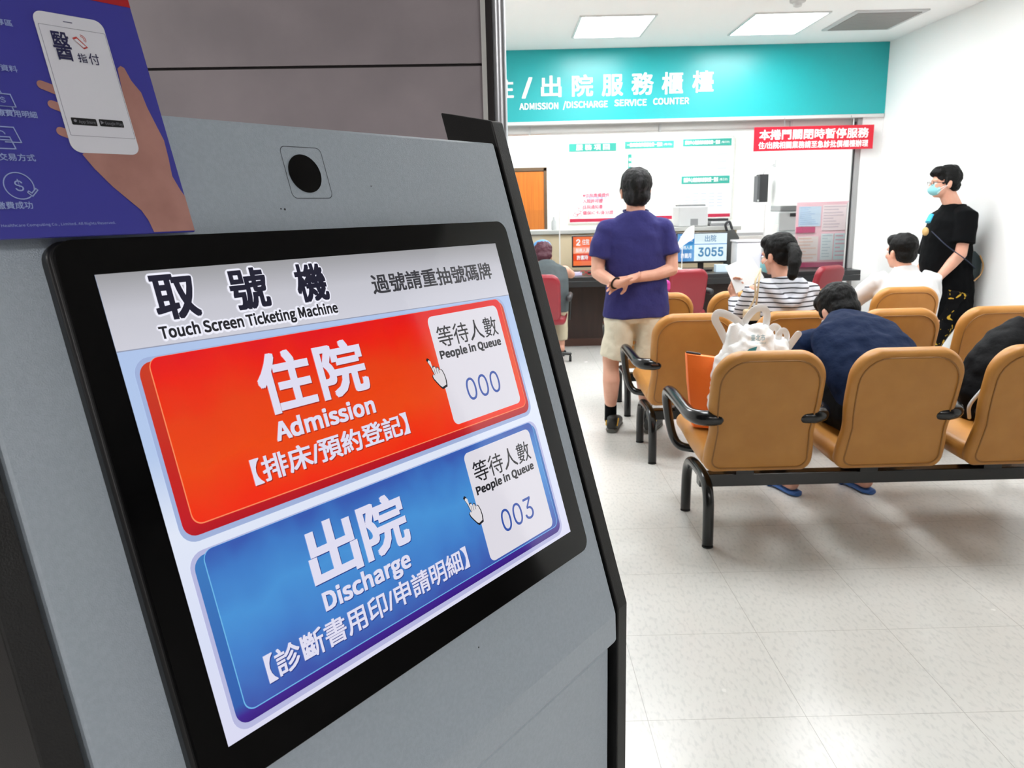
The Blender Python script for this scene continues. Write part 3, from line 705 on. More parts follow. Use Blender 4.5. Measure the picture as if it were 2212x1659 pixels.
# clear screens on the counter
for a, b, lab in ((-.2, .55, 'clear upright glass screen on the counter, behind the seated visitor with the cap'), (2.62, 3.47, 'clear upright glass screen on the counter before the pink notice board')):
    g = thing('counter_screen', lab, 'glass screen', ((a+b)/2, 8.05, .76))
    MB().box(a, b, 8.046, 8.050, .765, 1.42).build('glass_pane', M['glass'], g)
    MB().box(a, a+.012, 8.04, 8.055, .761, 1.42).box(b-.012, b, 8.04, 8.055, .761, 1.42).build('edge_clip', M['alu'], g)

def monitor(label, x0, x1, z0, z1, Y, draw, tilt=.0):
    cx = (x0+x1)/2
    t = thing('counter_monitor', label, 'monitor', (cx, Y, .76))
    MB().box(x0-.012, x1+.012, Y, Y+.035, z0-.02, z1+.012).build('housing', M['satin'], t, bevel=.006)
    MB().box(cx-.03, cx+.03, Y+.035, Y+.05, .78, z0+.10).build('stand', M['satin'], t, bevel=.003)
    MB().box(cx-.11, cx+.11, Y-.02, Y+.14, .7605, .78).build('stand_base', M['satin'], t, bevel=.004)
    s = MB().box(x0, x1, Y-.003, Y-.001, z0, z1).build('display', draw[0], t)
    fx = lambda x, z: V((x0+(x1-x0)*x, Y-.0045, z0+(z1-z0)*z))
    fx2 = lambda x, z: V((x0+(x1-x0)*x, Y-.0060, z0+(z1-z0)*z))
    for nm, items, m_ in draw[1:]:
        mb = MB()
        for it in items:
            if isinstance(it[0], str): text(mb, it[0], *it[1:5], fx2, weight=it[5] if len(it) > 5 else .02)
            else: mb.add([fx(x, z) for x, z in ((it[0], it[2]), (it[1], it[2]), (it[1], it[3]), (it[0], it[3]))], [(0, 1, 2, 3)])
        mb.build(nm, m_, s)
    return t
a, b = at(1464, 506, 8.12), at(1571, 501, 8.12); c = at(1571, 560, 8.12)
monitor('blue and white counter monitor showing the number 3055', a.x, b.x, c.z-.012, b.z-.01, 8.12, [
    glow('mon_pale', 'dff2f8', 1.0),
    ('blue_field', [(0, .34, 0, 1)], glow('mon_blue', '2c86c8', 1.0)), ('pale_field', [(0, .34, .42, .60)], glow('mon_mid', '6cb4dc', 1.0)),
    ('rule_line', [(.34, 1, .60, .63)], glow('mon_blue', '2c86c8', 1.0)),
    ('lettering', [('出院', .55, .78, .70, .94, .01), ('3055', .42, .93, .16, .50, .035)], glow('mon_ink', '2a7cae', 1.0)),
    ('lettering', [('服務人員', .05, .30, .44, .57, .01), ('許麗月', .07, .28, .12, .30, .02), ('3', .05, .13, .70, .92, .03), ('出院', .16, .30, .72, .90, .01)], glow('mon_white', 'f4fbff', 1.0))])
a, b = at(1238, 512, 8.12), at(1346, 509, 8.12); c = at(1238, 574, 8.12)
monitor('orange counter monitor beside the standing person, showing window 2', a.x, b.x, c.z, a.z, 8.12, [
    glow('mon_orange', 'f0703c', 1.0),
    ('red_field', [(0, .36, .16, .42)], glow('mon_red', 'dc3c1c', 1.0)), ('pale_field', [(0, .36, .42, .64), (.36, 1, .0, 1)], glow('mon_peach', 'f8a888', 1.0)),
    ('lettering', [('2', .06, .14, .70, .92, .03), ('住院', .18, .32, .72, .92, .01), ('服務人員', .05, .32, .46, .60, .01), ('許素玲', .07, .30, .20, .36, .02)], glow('mon_white', 'f4fbff', 1.0))])

def simple(name, label, cat, mb, m_, group=None, **k):
    return tagp(mb.build(name, m_, **k), label, cat, group)
# sheet of paper curling up in front of the blue monitor
mb = MB(); N = 8; vs = []
a = at(1462, 530, 7.98); b = at(1500, 488, 7.98)
for i in range(N+1):
    f = i/N; x = a.x+(b.x-a.x)*f; zt = a.z+(b.z-a.z)*math.sin(f*PI/2)
    y = 7.98+.03*math.sin(f*PI); vs += [V((x, y, a.z-.004-.05*(1-f)+.07*f)), V((x, y, zt+.005)), V((x, y+.0015, a.z-.004-.05*(1-f)+.07*f)), V((x, y+.0015, zt+.005))]
fs = []
for i in range(N): q = i*4; fs += [(q, q+4, q+5, q+1), (q+2, q+3, q+7, q+6), (q+1, q+5, q+7, q+3), (q, q+2, q+6, q+4)]
fs += [(0, 1, 3, 2), (N*4, N*4+2, N*4+3, N*4+1)]
mb.add(vs, fs).box(a.x+.02, a.x+.10, 7.97, 8.03, .761, .78).tube([(a.x+.06, 8.0, .77), (a.x+.06, 8.0, a.z+.03)], .004, 6)
simple('paper_sheet', 'white sheet of paper curling in a holder before the blue monitor', 'paper', mb, M['paper'], smooth=60)
# grey document printer on the ledge
a, b = at(1462, 488, 8.75), at(1526, 443, 8.75)
pt_ = thing('document_printer', 'pale grey printer standing on the rear ledge above the blue monitor', 'printer', ((a.x+b.x)/2, 8.75, 1.20))
MB().box(a.x, b.x, 8.66, 8.98, 1.201, b.z-.01).build('printer_body', M['lgrey'], pt_, bevel=.012)
MB().box(a.x+.13, a.x+.21, 8.655, 8.66, 1.215, 1.285).build('output_slot', M['grey'], pt_)
MB().box(a.x+.02, b.x-.02, 8.70, 8.94, b.z-.009, b.z+.012).build('printer_lid', M['grey'], pt_, bevel=.004)
for k in range(3):
    simple('document_tray', ('lowest', 'middle', 'topmost')[k]+' of the dark papers stacked beside the grey printer', 'paper stack', MB().box(b.x+.03+.008*k, b.x+.24-.006*k, 8.68, 8.92, 1.2005+.028*k, 1.226+.028*k), (M['grey'], M['lgrey'], M['dgrey'])[k], 'papers beside the printer', bevel=.002)
mb = MB().lathe([(.001, 0), (.028, 0), (.03, .01), (.03, .09), (.012, .115), (.012, .14), (.001, .14)], (at(1197, 500, 8.7).x, 8.72, 1.20), 16)
simple('pump_bottle', 'small clear bottle standing on the ledge near the wooden door', 'bottle', mb, M['lgrey'], smooth=40)
for k, (x, w_, h) in enumerate(((.66, .10, .012), (.82, .14, .02), (.99, .09, .03))):
    simple('stationery_tray', ('flat paper pad on the ledge next to the clear bottle', 'low white tray on the ledge above the orange monitor', 'small white box on the ledge beside the standing person')[k], 'stationery', MB().box(x, x+w_, 8.68, 8.80, 1.2005, 1.2005+h), M['paper'], bevel=.002)
# dark jacket on an office chair behind the counter
oc = thing('office_chair', 'dark grey office chair with a jacket over it, right of the blue monitor', 'office chair', (2.36, 8.42, .76))
q = at(1580, 520, 8.42)
MB().loft([(q.x, 8.42, .765), (q.x, 8.42, .90), (q.x, 8.42, 1.08), (q.x-.02, 8.42, 1.16)], [(.075, .04), (.085, .045), (.08, .045), (.04, .03)]).build('jacket', mat('charcoal_cloth', '4a4c4a', .9, bump=(18, .5, .02)), oc, smooth=60)
MB().tube(crom([(q.x-.05, 8.42, 1.15), (q.x-.07, 8.42, 1.22), (q.x-.03, 8.42, 1.25), (q.x, 8.42, 1.18)], 5), .014, 8).build('headrest', M['dgrey'], oc, smooth=60)
# white bin, cloth bags and odds on the right of the counter
a, b = at(1590, 566, 8.0), at(1650, 518, 8.0)
sb = thing('storage_box', 'translucent white storage box on the counter right of the monitor', 'box', ((a.x+b.x)/2, 8.1, .76))
MB().box(a.x, b.x-.02, 7.98, 8.2, .762, b.z-.02).build('box_body', mat('milky_plastic', 'e6e9ee', .35), sb, bevel=.012)
MB().box(a.x-.01, b.x-.01, 7.97, 8.21, b.z-.019, b.z).build('box_lid', mat('milky_plastic', 'e6e9ee', .35), sb, bevel=.006)
def sack(name, label, cat, c, r, m_, wob=.03):
    o = MB().ell(c, r, n=20).fuse(name, m_, voxel=.01, it=2, wob=wob, wsc=9); return tagp(o, label, cat)
sack('cloth_pouch', 'small red and blue pouch on the counter behind the ponytail', 'pouch', at(1652, 548, 7.95)+V((0, 0, -.03)), (.035, .03, .06), mat('redblue', 'c0304a', .6, col2='3042a0', nscale=9, nlo=.45, nhi=.5), .008)
cab = thing('office_cabinet', 'white low cabinet inside the office behind the pink notice board', 'cabinet', (3.05, 9.7, 0))
MB().box(2.65, 3.62, 9.4, 9.95, 0, 1.10).build('cabinet_body', M['lgrey'], cab, bevel=.005)
for x in (2.66, 3.145): MB().box(x, x+.475, 9.385, 9.398, .05, 1.06).build('cabinet_door', M['office'], cab, bevel=.003)
q = at(1700, 470, 9.6)
cp = thing('copier', 'grey office copier standing behind the pink notice board', 'copier', (q.x, 9.65, 1.10))
MB().box(q.x-.15, q.x+.28, 9.45, 9.85, 1.102, 1.33).build('copier_body', M['lgrey'], cp, bevel=.015)
MB().box(q.x-.13, q.x+.26, 9.47, 9.83, 1.331, 1.40).build('copier_lid', M['grey'], cp, bevel=.01)
MB().box(q.x-.02, q.x+.10, 9.44, 9.45, 1.27, 1.31).build('copier_panel', M['dgrey'], cp)
q = at(1662, 503, 8.4)
mb = MB().add([q+V((-.09, 0, -.09)), q+V((.06, 0, -.09)), q+V((.10, .02, .09)), q+V((-.02, .02, .07)), q+V((-.09, .004, -.09)), q+V((.06, .004, -.09)), q+V((.10, .024, .09)), q+V((-.02, .024, .07))], [(0, 1, 2, 3), (7, 6, 5, 4), (0, 4, 5, 1), (1, 5, 6, 2), (2, 6, 7, 3), (3, 7, 4, 0)])
mb.box(q.x-.06, q.x+.04, 8.39, 8.55, .761, q.z-.088)
simple('document_stand', 'white slanted document stand behind the white storage box', 'document stand', mb, M['paper'])
sack('hanging_pouch', 'red and blue bag on the counter, left of the pink notice board', 'pouch', V((at(1696, 495, 8.35).x, 8.35, .90)), (.055, .04, .13), mat('redblue2', 'c2233a', .6, col2='2a3fae', nscale=7, nlo=.47, nhi=.52), .012)
# small clutter by the orange monitor
q = at(1252, 588, 7.98)
simple('note_pad', 'white and lilac note pad lying under the orange monitor', 'stationery', MB().box(q.x-.09, q.x+.02, 7.93, 8.06, .761, .79), mat('lilac_paper', 'c9c3e0', .6), bevel=.002)
mb = MB()
for dx in (-.03, .035): mb.tube([V((q.x+.06+dx+.025*math.cos(t), 7.94, .79+.02*math.sin(t))) for t in [k*PI/8 for k in range(17)]], .003, 6, dome=False)
mb.tube([(q.x+.055, 7.94, .79), (q.x+.07, 7.94, .79)], .003, 6)
simple('reading_glasses', 'red framed reading glasses on the counter by the note pad', 'glasses', mb, mat('red_plastic', 'c02a3a', .4))
for k, (x, w_, h, c_, lb) in enumerate(((1455, .07, .05, 'f2f2f0', 'small white tissue packet beside the blue monitor'), (1545, .12, .075, 'cfe2f0', 'pale blue card box below the right end of the blue monitor'))):
    q = at(x, 585, 7.96); simple('card_box', lb, 'box', MB().box(q.x, q.x+w_, 7.93, 8.02, .761, .761+h), mat('card%d' % k, c_, .6), bevel=.003)
# bright shopping bag on a far row seat
q = at(1424, 620, 5.52)
bg = thing('shopping_bag', 'pink and teal shopping bag on the far row seat beside the standing person', 'bag', (q.x, 5.52, .45))
MB().box(q.x-.07, q.x+.07, 5.46, 5.62, .46, q.z-.03).build('bag_lower', mat('teal_cloth', '2aa8b8', .7), bg, bevel=.02)
MB().box(q.x-.07, q.x+.07, 5.46, 5.62, q.z-.029, q.z+.05).build('bag_upper', mat('magenta_cloth', 'c83c9c', .7), bg, bevel=.02)

# maroon visitor chairs at the counter
def visitor_chair(label, x, y, rz):
    t = thing('visitor_chair', label, 'chair', (0, 0, 0), 'maroon chairs along the counter')
    prof = [(-.10, .86), (-.07, .76), (-.02, .60), (.02, .50), (.06, .44)]
    mb, *_ = pad(prof, .36, .07, .09, .06); mb.build('backrest', M['maroon'], t, smooth=180)
    mb, *_ = pad([(.02, .43), (.2, .43), (.44, .44), (.48, .41)], .44, .08, .05, .08); mb.build('seat', M['maroon'], t, smooth=180)
    for s in (-1, 1):
        MB().tube(crom([(s*.24, .40, .40), (s*.25, .36, .58), (s*.25, .20, .63), (s*.25, .05, .62)], 5), .014, 8).build('arm_frame', M['tube'], t, smooth=60)
        MB().tube([(s*.25, .02, .635), (s*.25, .34, .635)], .028, 10).build('armrest_pad', M['dgrey'], t, smooth=60)
    MB().lathe([(.001, .08), (.03, .08), (.03, .38), (.001, .38)], (0, .23, 0), 14).build('column', M['tube'], t, smooth=40)
    for k in range(5):
        a = 2*PI*k/5+.3; e = V((.26*math.cos(a), .23+.26*math.sin(a), .075))
        l = MB().tube([(0, .23, .10), e], [.022, .014], 8).build('foot_spoke', M['tube'], t, smooth=60)
        MB().tube([e+V((-.012, 0, -.047)), e+V((.012, 0, -.047))], .027, 12, dome=False).box(e.x-.008, e.x+.008, e.y-.008, e.y+.008, .04, .075).build('caster', M['rubber'], l)
    t.matrix_basis = Matrix.Translation((x, y, 0)) @ Matrix.Rotation(rz, 4, 'Z'); return t
visitor_chair('maroon chair at the counter taken by the visitor in the grey vest', .30, 7.02, -.12)
visitor_chair('empty maroon chair at the counter, right of the standing person', 1.66, 7.25, .1)
visitor_chair('maroon chair behind the ponytail, mostly hidden, nearest the pink board', 2.93, 7.25, .5)

# pink notice board
nb = thing('notice_board', 'pink framed notice board with pale leaflets standing on the counter by the wall', 'notice board', (3.31, 8.30, .76))
a, b = at(1722, 437, 8.30), at(1847, 435, 8.30); x0, x1, z1 = a.x, b.x, a.z; z0 = .78
MB().box(x0, x1, 8.30, 8.315, z0, z1).build('board', mat('pale_pink', 'f0c6cf', .5), nb, bevel=.002)
mb = MB().box(x1-.03, x1, 8.285, 8.298, z0, z1).box(x0, x1, 8.285, 8.298, z0, z0+.03).box(x0, x0+.20, 8.285, 8.298, z0+.34, z0+.40)
mb.build('board_trim', mat('rose', 'c8567e', .5), nb)
def leaf(fx0, fx1, fz0, fz1, c_, rows, rc='c4ccd8'):
    X0, X1, Z0, Z1 = x0+(x1-x0)*fx0, x0+(x1-x0)*fx1, z0+(z1-z0)*fz0, z0+(z1-z0)*fz1
    l = MB().box(X0, X1, 8.292, 8.299, Z0, Z1).build('leaflet', mat('leaf_'+c_, c_, .6), nb)
    mb = MB(); rnd = random.Random(int(fx0*100+fz0*1000))
    for k in range(rows):
        z = Z1-(k+.8)*(Z1-Z0)/(rows+.8); mb.box(X0+.012, X0+.012+(X1-X0-.024)*rnd.uniform(.4, 1), 8.289, 8.2915, z, z+(Z1-Z0)/(rows+1)*.35)
    mb.build('printed_lines', mat('print_'+rc, rc, .6), l)
leaf(.04, .42, .62, .93, 'c9dcee', 9, 'a6c4e4'); leaf(.45, .90, .55, .95, 'f4e4e6', 8, 'd4c4cc'); leaf(.04, .40, .06, .46, 'f2e6e4', 7, 'ecccc0'); leaf(.45, .66, .08, .50, 'e4eef2', 8, 'c4d4dc'); leaf(.68, .92, .08, .50, 'd4e8ec', 6, 'dcb4c4')  # printed lines paled, the haze of the glass put into their colour
MB().box(x0+.04, x1-.04, 8.285, 8.36, .7605, .779).build('board_foot', mat('rose', 'c8567e', .5), nb)

# ------------------------------------------------------------------ office behind
d = MB().box(-.35, at(1174, 370, 12).x, 11.95, 11.99, .005, at(1150, 371, 12).z).build('door_1', M['door'], bevel=.003); d['kind'] = 'structure'
dx1 = at(1174, 370, 12).x
o = MB().box(dx1, dx1+.045, 11.94, 12.0, 0, 2.02).box(-.40, dx1+.045, 11.94, 12.0, 1.98, 2.03).build('door_frame', mat('door_frame_brown', '5f4a34', .5), d)
MB().lathe([(.001, 0), (.03, 0), (.03, .01), (.012, .02), (.012, .05), (.028, .06), (.028, .09), (.001, .10)], (dx1-.07, 11.95, 1.02), 16, M3=Matrix.Rotation(PI/2, 3, 'X')).build('door_handle', M['steel'], d, smooth=40)
def board(label, px0, px1, pyt, pyb, cat='poster board'):
    A, Bq = at(px0, pyt, 11.97), at(px1, pyb, 11.97)
    t = thing('wall_board', label, 'poster', ((A.x+Bq.x)/2, 11.97, Bq.z), 'price and notice boards on the office wall')
    MB().box(A.x, Bq.x, 11.97, 11.995, Bq.z, A.z).build('board_panel', mat('board_white', 'fbfbfa', .5), t)
    mb = MB()
    for q in ((A.x-.02, A.x, Bq.z-.02, A.z+.02), (Bq.x, Bq.x+.02, Bq.z-.02, A.z+.02), (A.x, Bq.x, A.z, A.z+.02), (A.x, Bq.x, Bq.z-.02, Bq.z)): mb.box(q[0], q[1], 11.96, 11.998, q[2], q[3])
    mb.build('board_frame', M['alu'], t)
    MB().box(A.x+.005, Bq.x-.005, 11.963, 11.969, Bq.z, Bq.z+.05).build('bottom_strip', mat('crimson', 'b01c40', .5), t)
    return t, A.x, Bq.x, Bq.z, A.z
tealb = mat('board_teal', '2f9c8e', .5); f12 = fY(11.955)
def header(t, x0, x1, z0, z1, body, w_=.02, sp=None, tail=None):
    h = MB().box(x0, x1, 11.960, 11.968, z0, z1).build('header_strip', tealb, t); mb = MB()
    if sp:
        for k, ch in enumerate(body): c = x0+(x1-x0)*(.22+.19*k); text(mb, ch, c-.05, c+.05, z0+.015, z1-.015, f12, weight=w_)
    else: text(mb, body, x0+.03, x1-(.17 if tail else .03), z0+.02, z1-.02, f12, weight=w_)
    if tail: text(mb, tail, x1-.15, x1-.03, z0+.03, z1-.035, f12)
    mb.build('header_lettering', M['white'], h)
t, x0, x1, z0, z1 = board('left wall board headed by four spaced characters, with red lines at its foot', 1229, 1330, 308, 478)
header(t, x0, x1, z1-.13, z1-.02, '服務項目', sp=1)
mb = MB()
for k, (s, w_) in enumerate((('一、住院手續辦理', .42), ('二、費用收取及說明', .46), ('三、各項預收款退費', .48), ('四、預約病床登記', .42), ('五、各類診斷書用印', .50))):
    text(mb, s, x0+.12, x0+.12+w_, z1-.30-k*.135, z1-.24-k*.135, f12)
mb.build('printed_lines', mat('pale_blue_print', '9fb4d8', .6), t); mb = MB()
for k, (s, w_) in enumerate((('※住院應備證件', .40), ('入院許可證', .30), ('住院通知書', .30), ('健保IC卡/身分證', .46))): text(mb, s, x0+.20, x0+.20+w_, z0+.36-k*.085, z0+.42-k*.085, f12, weight=.02)
mb.build('printed_lines', mat('crimson_print', 'c4486a', .6), t)
mb = MB()
for r, c in (((.05), (0, 0)), ((.035), (.05, .03)), ((.03), (-.03, -.05)), ((.03), (.03, -.06))):
    mb.tube([V((x0+.12+c[0]+r*math.cos(q), 11.96, z0+.16+c[1]+r*math.sin(q))) for q in [k*PI/8 for k in range(17)]], .003, 4, dome=False)
mb.build('flower_drawing', mat('crimson_print', 'c4486a', .6), t)
t, x0, x1, z0, z1 = board('middle wall board behind the head of the standing person, with a teal header', 1350, 1452, 303, 473)
header(t, x0, x1, z1-.12, z1-.02, '一般病房病床差額收費一覽表', tail='(每日)')
h = MB().box(x0+.05, x0+.10, 11.960, 11.968, z1-.55, z1-.20).build('side_strip', tealb, t)
mb = MB()
for k, ch in enumerate('收費表'): text(mb, ch, x0+.055, x0+.095, z1-.30-k*.08, z1-.25-k*.08, f12, weight=.02)
mb.build('header_lettering', M['white'], h); mb = MB()
for k in range(7):
    for j in range(3): mb.box(x0+.16+j*.17, x0+.27+j*.17, 11.966, 11.9695, z0+.12+k*.10, z0+.135+k*.10)
mb.build('printed_table', mat('pale_grey_print', 'ccd2de', .6), t)
t, x0, x1, z0, z1 = board('right wall board above the grey printer, with two teal headers', 1474, 1577, 298, 468)
header(t, x0+.01, x1-.02, z1-.12, z1-.02, '婦幼中心病房病床差額收費一覽表', tail='(每日計)')
header(t, x0-.0, x1-.03, z1-.66, z1-.55, '燒燙中心病房病床差額收費一覽表', tail='(每日計)')
mb = MB()
for k in range(5):
    for j in range(5): mb.box(x0+.06+j*.12, x0+.14+j*.12, 11.966, 11.9695, z0+.16+k*.045, z0+.175+k*.045)
for k in range(3): mb.box(x1-.22, x1-.08, 11.966, 11.9695, z1-.25-k*.10, z1-.235-k*.10)
mb.build('printed_table', mat('blue_grey_print', 'b4bcd4', .6), t)
# loudspeaker on a bracket on the office side wall
q = atx(1647, 405, 3.56); a, b = at(1634, 437, q.y), at(1661, 376, q.y)
sk = thing('loudspeaker', 'black box loudspeaker on a wall bracket inside the office', 'loudspeaker', (q.x, q.y, a.z))
MB().box(a.x+.03, b.x, q.y, q.y+.16, a.z, b.z).build('cabinet', M['dgrey'], sk, bevel=.006)
MB().box(a.x, a.x+.035, q.y-.01, q.y+.15, a.z+.005, b.z-.02).build('grille', mat('speaker_grille', '55575a', .7), sk, bevel=.004)
MB().box(a.x+.006, a.x+.03, q.y-.013, q.y-.010, a.z+.01, a.z+.035).build('badge', M['lgrey'], sk)
MB().tube([(b.x-.06, q.y+.08, b.z-.005), (b.x-.03, q.y+.08, b.z+.06), (XR-.01, q.y+.08, b.z+.14)], .01, 8).box(XR-.012, XR-.001, q.y+.03, q.y+.13, b.z+.09, b.z+.19).build('bracket', M['lgrey'], sk)

# ------------------------------------------------------------------ bags on the near row
# white carrier bag: belly on the seat, shoulders gathered into two loop handles
Yb = 3.32
t = thing('carrier_bag', 'large white plastic carrier bag with looped handles, its foot on the near left seat', 'bag', (1.06, Yb, .45))
c = at(1620, 740, Yb)
mb = MB().loft([(c.x-.0, Yb, .452), (c.x-.01, Yb, .50), (c.x-.01, Yb, .62), (c.x, Yb, .74), (c.x+.005, Yb, .81), (c.x+.01, Yb, .87), (c.x+.02, Yb, .925)], [(.12, .09), (.16, .115), (.165, .12), (.15, .11), (.125, .09), (.085, .06), (.045, .03)])
body = mb.fuse('bag_body', M['bag'], t, voxel=.008, it=3, wob=.022, wsc=13)
def strap(parent, pxs, Y, w_, name='handle', m_=None, th=.22):
    P = crom([at(x, y, Y+dy) for x, y, dy in pxs], 6)
    return MB().tube(P, w_, 10, flat=th, up=(0, 1, 0)).build(name, m_ or M['bag'], parent, smooth=60)
strap(t, [(1572, 745, 0), (1556, 712, 0), (1545, 690, -.01), (1552, 676, -.01), (1575, 682, -.01), (1600, 700, 0), (1612, 722, 0)], Yb, .017)
strap(t, [(1604, 715, 0), (1612, 690, 0), (1632, 668, -.01), (1650, 667, -.01), (1657, 682, 0), (1652, 710, 0), (1640, 735, 0)], Yb, .016)
MB().loft([at(1585, 700, Yb), at(1592, 725, Yb), at(1600, 750, Yb)], [(.02, .02), (.055, .04), (.09, .06)]).build('gathered_neck', M['bag'], t, smooth=60)
# printed mark and lettering on the bag
fb = lambda x, z: V((x, Yb-.148, z))
mb = MB(); a, b = at(1622, 737, Yb-.148), at(1653, 722, Yb-.148); text(mb, '臺北市', a.x, b.x, a.z, b.z, fb)
a, b = at(1632, 742, Yb-.148), at(1655, 738, Yb-.148); text(mb, 'Renewal', a.x, b.x, a.z-.002, b.z, fb)
a = [at(x, y, Yb-.148) for x, y in ((1618, 754), (1636, 748), (1632, 760), (1612, 760))]; mb.add(a, [(0, 1, 2, 3)])
mb.build('bag_lettering', mat('bag_blue_print', '3aa6c4', .5), t)
# second, smaller gathered bag with three loops
t = thing('carrier_bag', 'smaller white plastic bag with knotted handles pressed against the larger one', 'bag', (1.22, Yb, .45))
c = at(1683, 745, Yb)
MB().loft([(c.x, Yb, .452), (c.x, Yb, .52), (c.x, Yb, .68), (c.x-.005, Yb, .80), (c.x-.01, Yb, .86)], [(.055, .08), (.07, .10), (.07, .10), (.06, .08), (.035, .04)]).fuse('bag_body', M['bag'], t, voxel=.008, it=3, wob=.016, wsc=13)
strap(t, [(1660, 740, 0), (1662, 718, -.01), (1672, 706, -.01), (1682, 714, 0), (1680, 745, 0)], Yb, .016)
strap(t, [(1680, 745, 0), (1684, 720, -.01), (1694, 714, -.01), (1700, 728, 0), (1692, 752, 0)], Yb, .013)
strap(t, [(1698, 758, 0), (1712, 738, -.01), (1724, 722, -.02)], Yb, .016)
# orange tote
Yo = 3.40
A = [(1482, 762, 0), (1560, 776, .02), (1590, 960, .02), (1500, 920, 0)]
t = thing('tote_bag', 'flat bright orange tote bag standing on the near left seat', 'bag', (.93, Yo, .45))
a, b = at(1482, 763, Yo), at(1487, 905, Yo); x1 = 1.10
mb = MB(); N = 10; vs = []
for i in range(N+1):
    for j in range(N+1):
        u, v = i/N, j/N; x = a.x+(b.x-a.x+.02*v)*v+(x1-a.x)*u; z = a.z-.05*u*(1-v)+(.452-a.z)*v
        bul = .045*math.sin(PI*u)*min(1, v*1.6+.15)+.006*noise.noise(V((u*4, v*4, 0)))
        vs.append((x, z, bul))
P = [V((x, Yo-.02-q, z)) for x, z, q in vs]+[V((x, Yo+.02+q, z)) for x, z, q in vs]; n = N+1; fs = []; o = n*n
for i in range(N):
    for j in range(N): k = i*n+j; fs += [(k, k+1, k+n+1, k+n), (o+k, o+k+n, o+k+n+1, o+k+1)]
for i in range(N): fs += [(i*n, (i+1)*n, o+(i+1)*n, o+i*n), (i*n+N, o+i*n+N, o+(i+1)*n+N, (i+1)*n+N), (i, o+i, o+i+1, i+1), (N*n+i, N*n+i+1, o+N*n+i+1, o+N*n+i)]
mb.add(P, fs).build('bag_body', M['orange'], t, smooth=50)
MB().tube([a+V((.005, 0, .004)), a+V((.06, 0, -.006))], .006, 8).build('zip', M['dgrey'], t)
# black backpack and coat on the third near seat
t = thing('backpack', 'black and navy backpack leaning on the third seat of the near row', 'bag', (2.12, 3.45, .45))
mb = MB().loft([(2.20, 3.44, .455), (2.20, 3.44, .55), (2.23, 3.45, .66), (2.29, 3.46, .75), (2.36, 3.47, .80), (2.42, 3.47, .805)], [(.14, .10), (.15, .12), (.15, .12), (.14, .11), (.12, .08), (.05, .04)])
mb.ell((2.38, 3.47, .66), (.14, .10, .16))
mb.fuse('pack_body', mat('black_nylon', '090a0d', .7, spec=.15, bump=(25, .5, .01)), t, voxel=.012, it=3, wob=.012, wsc=9)
MB().tube(crom([(2.10, 3.35, .50), (2.13, 3.33, .60), (2.20, 3.33, .70), (2.30, 3.35, .79), (2.42, 3.39, .83)], 5), .022, 8, flat=.4).build('shoulder_strap', mat('navy_nylon', '1a1e2e', .6), t, smooth=60)
MB().tube(crom([(2.06, 3.36, .47), (2.05, 3.35, .53), (2.09, 3.34, .60)], 5), .008, 8).build('buckle_strap', M['lgrey'], t, smooth=60)

# ------------------------------------------------------------------ people
def frame(yaw=0, pitch=0, roll=0):
    """head axes: x to the person's right, y forward, z up"""
    return Matrix.Rotation(yaw, 3, 'Z') @ Matrix.Rotation(pitch, 3, 'X') @ Matrix.Rotation(roll, 3, 'Y')
def head_shapes(mb, c, M3, s=1.0):
    g = lambda x, y, z: V(c)+M3 @ (V((x, y, z))*s)
    E_ = lambda p, r: mb.ell(g(*p), [q*s for q in r], M3)
    E_((0, -.012, .032), (.075, .094, .086)); E_((0, .030, -.040), (.058, .060, .072)); E_((0, .062, -.088), (.026, .020, .020))
    E_((0, .072, .022), (.050, .020, .014))
    mb.cap(g(0, .088, .008), g(0, .106, -.030), .008*s, .013*s); E_((-.011, .096, -.034), (.009, .010, .007)); E_((.011, .096, -.034), (.009, .010, .007))
    E_((0, .088, -.056), (.022, .010, .005)); E_((0, .086, -.065), (.020, .011, .006))
    for q in (-1, 1):
        E_((q*.036, .070, -.025), (.020, .018, .020)); E_((q*.079, -.006, -.014), (.009, .020, .031)); E_((q*.084, -.012, -.002), (.006, .016, .018))
def eyes(parent, c, M3, s=1.0):
    for q in (-1, 1):
        p = V(c)+M3 @ (V((q*.032, .076, .000))*s)
        MB().ell(p, (.0125*s, .0125*s, .0125*s)).build('eye', mat('eye_white', 'e8e6e2', .2), parent, smooth=180)
        MB().ell(p+M3 @ V((0, .0085, 0)), (.006, .0045, .006)).build('iris', mat('dark_iris', '1c120c', .2), parent, smooth=180)
def hair_cap(parent, c, M3, s=1.0, extra=None, wob=.006, low=0, name='hair'):
    g = lambda x, y, z: V(c)+M3 @ (V((x, y, z))*s)
    mb = MB().ell(g(0, -.026, .044), (.087*s, .100*s, .090*s), M3).ell(g(0, -.050, -.016-low), (.077*s, .062*s, .062*s), M3)
    mb.ell(g(0, .030, .080), (.070*s, .060*s, .045*s), M3)
    for q in (-1, 1): mb.ell(g(q*.076, .012, .010), (.010*s, .016*s, .030*s), M3)
    if extra: extra(mb, g)
    return mb.fuse(name, M['hair'], parent, voxel=.005, it=4, wob=wob, wsc=30)
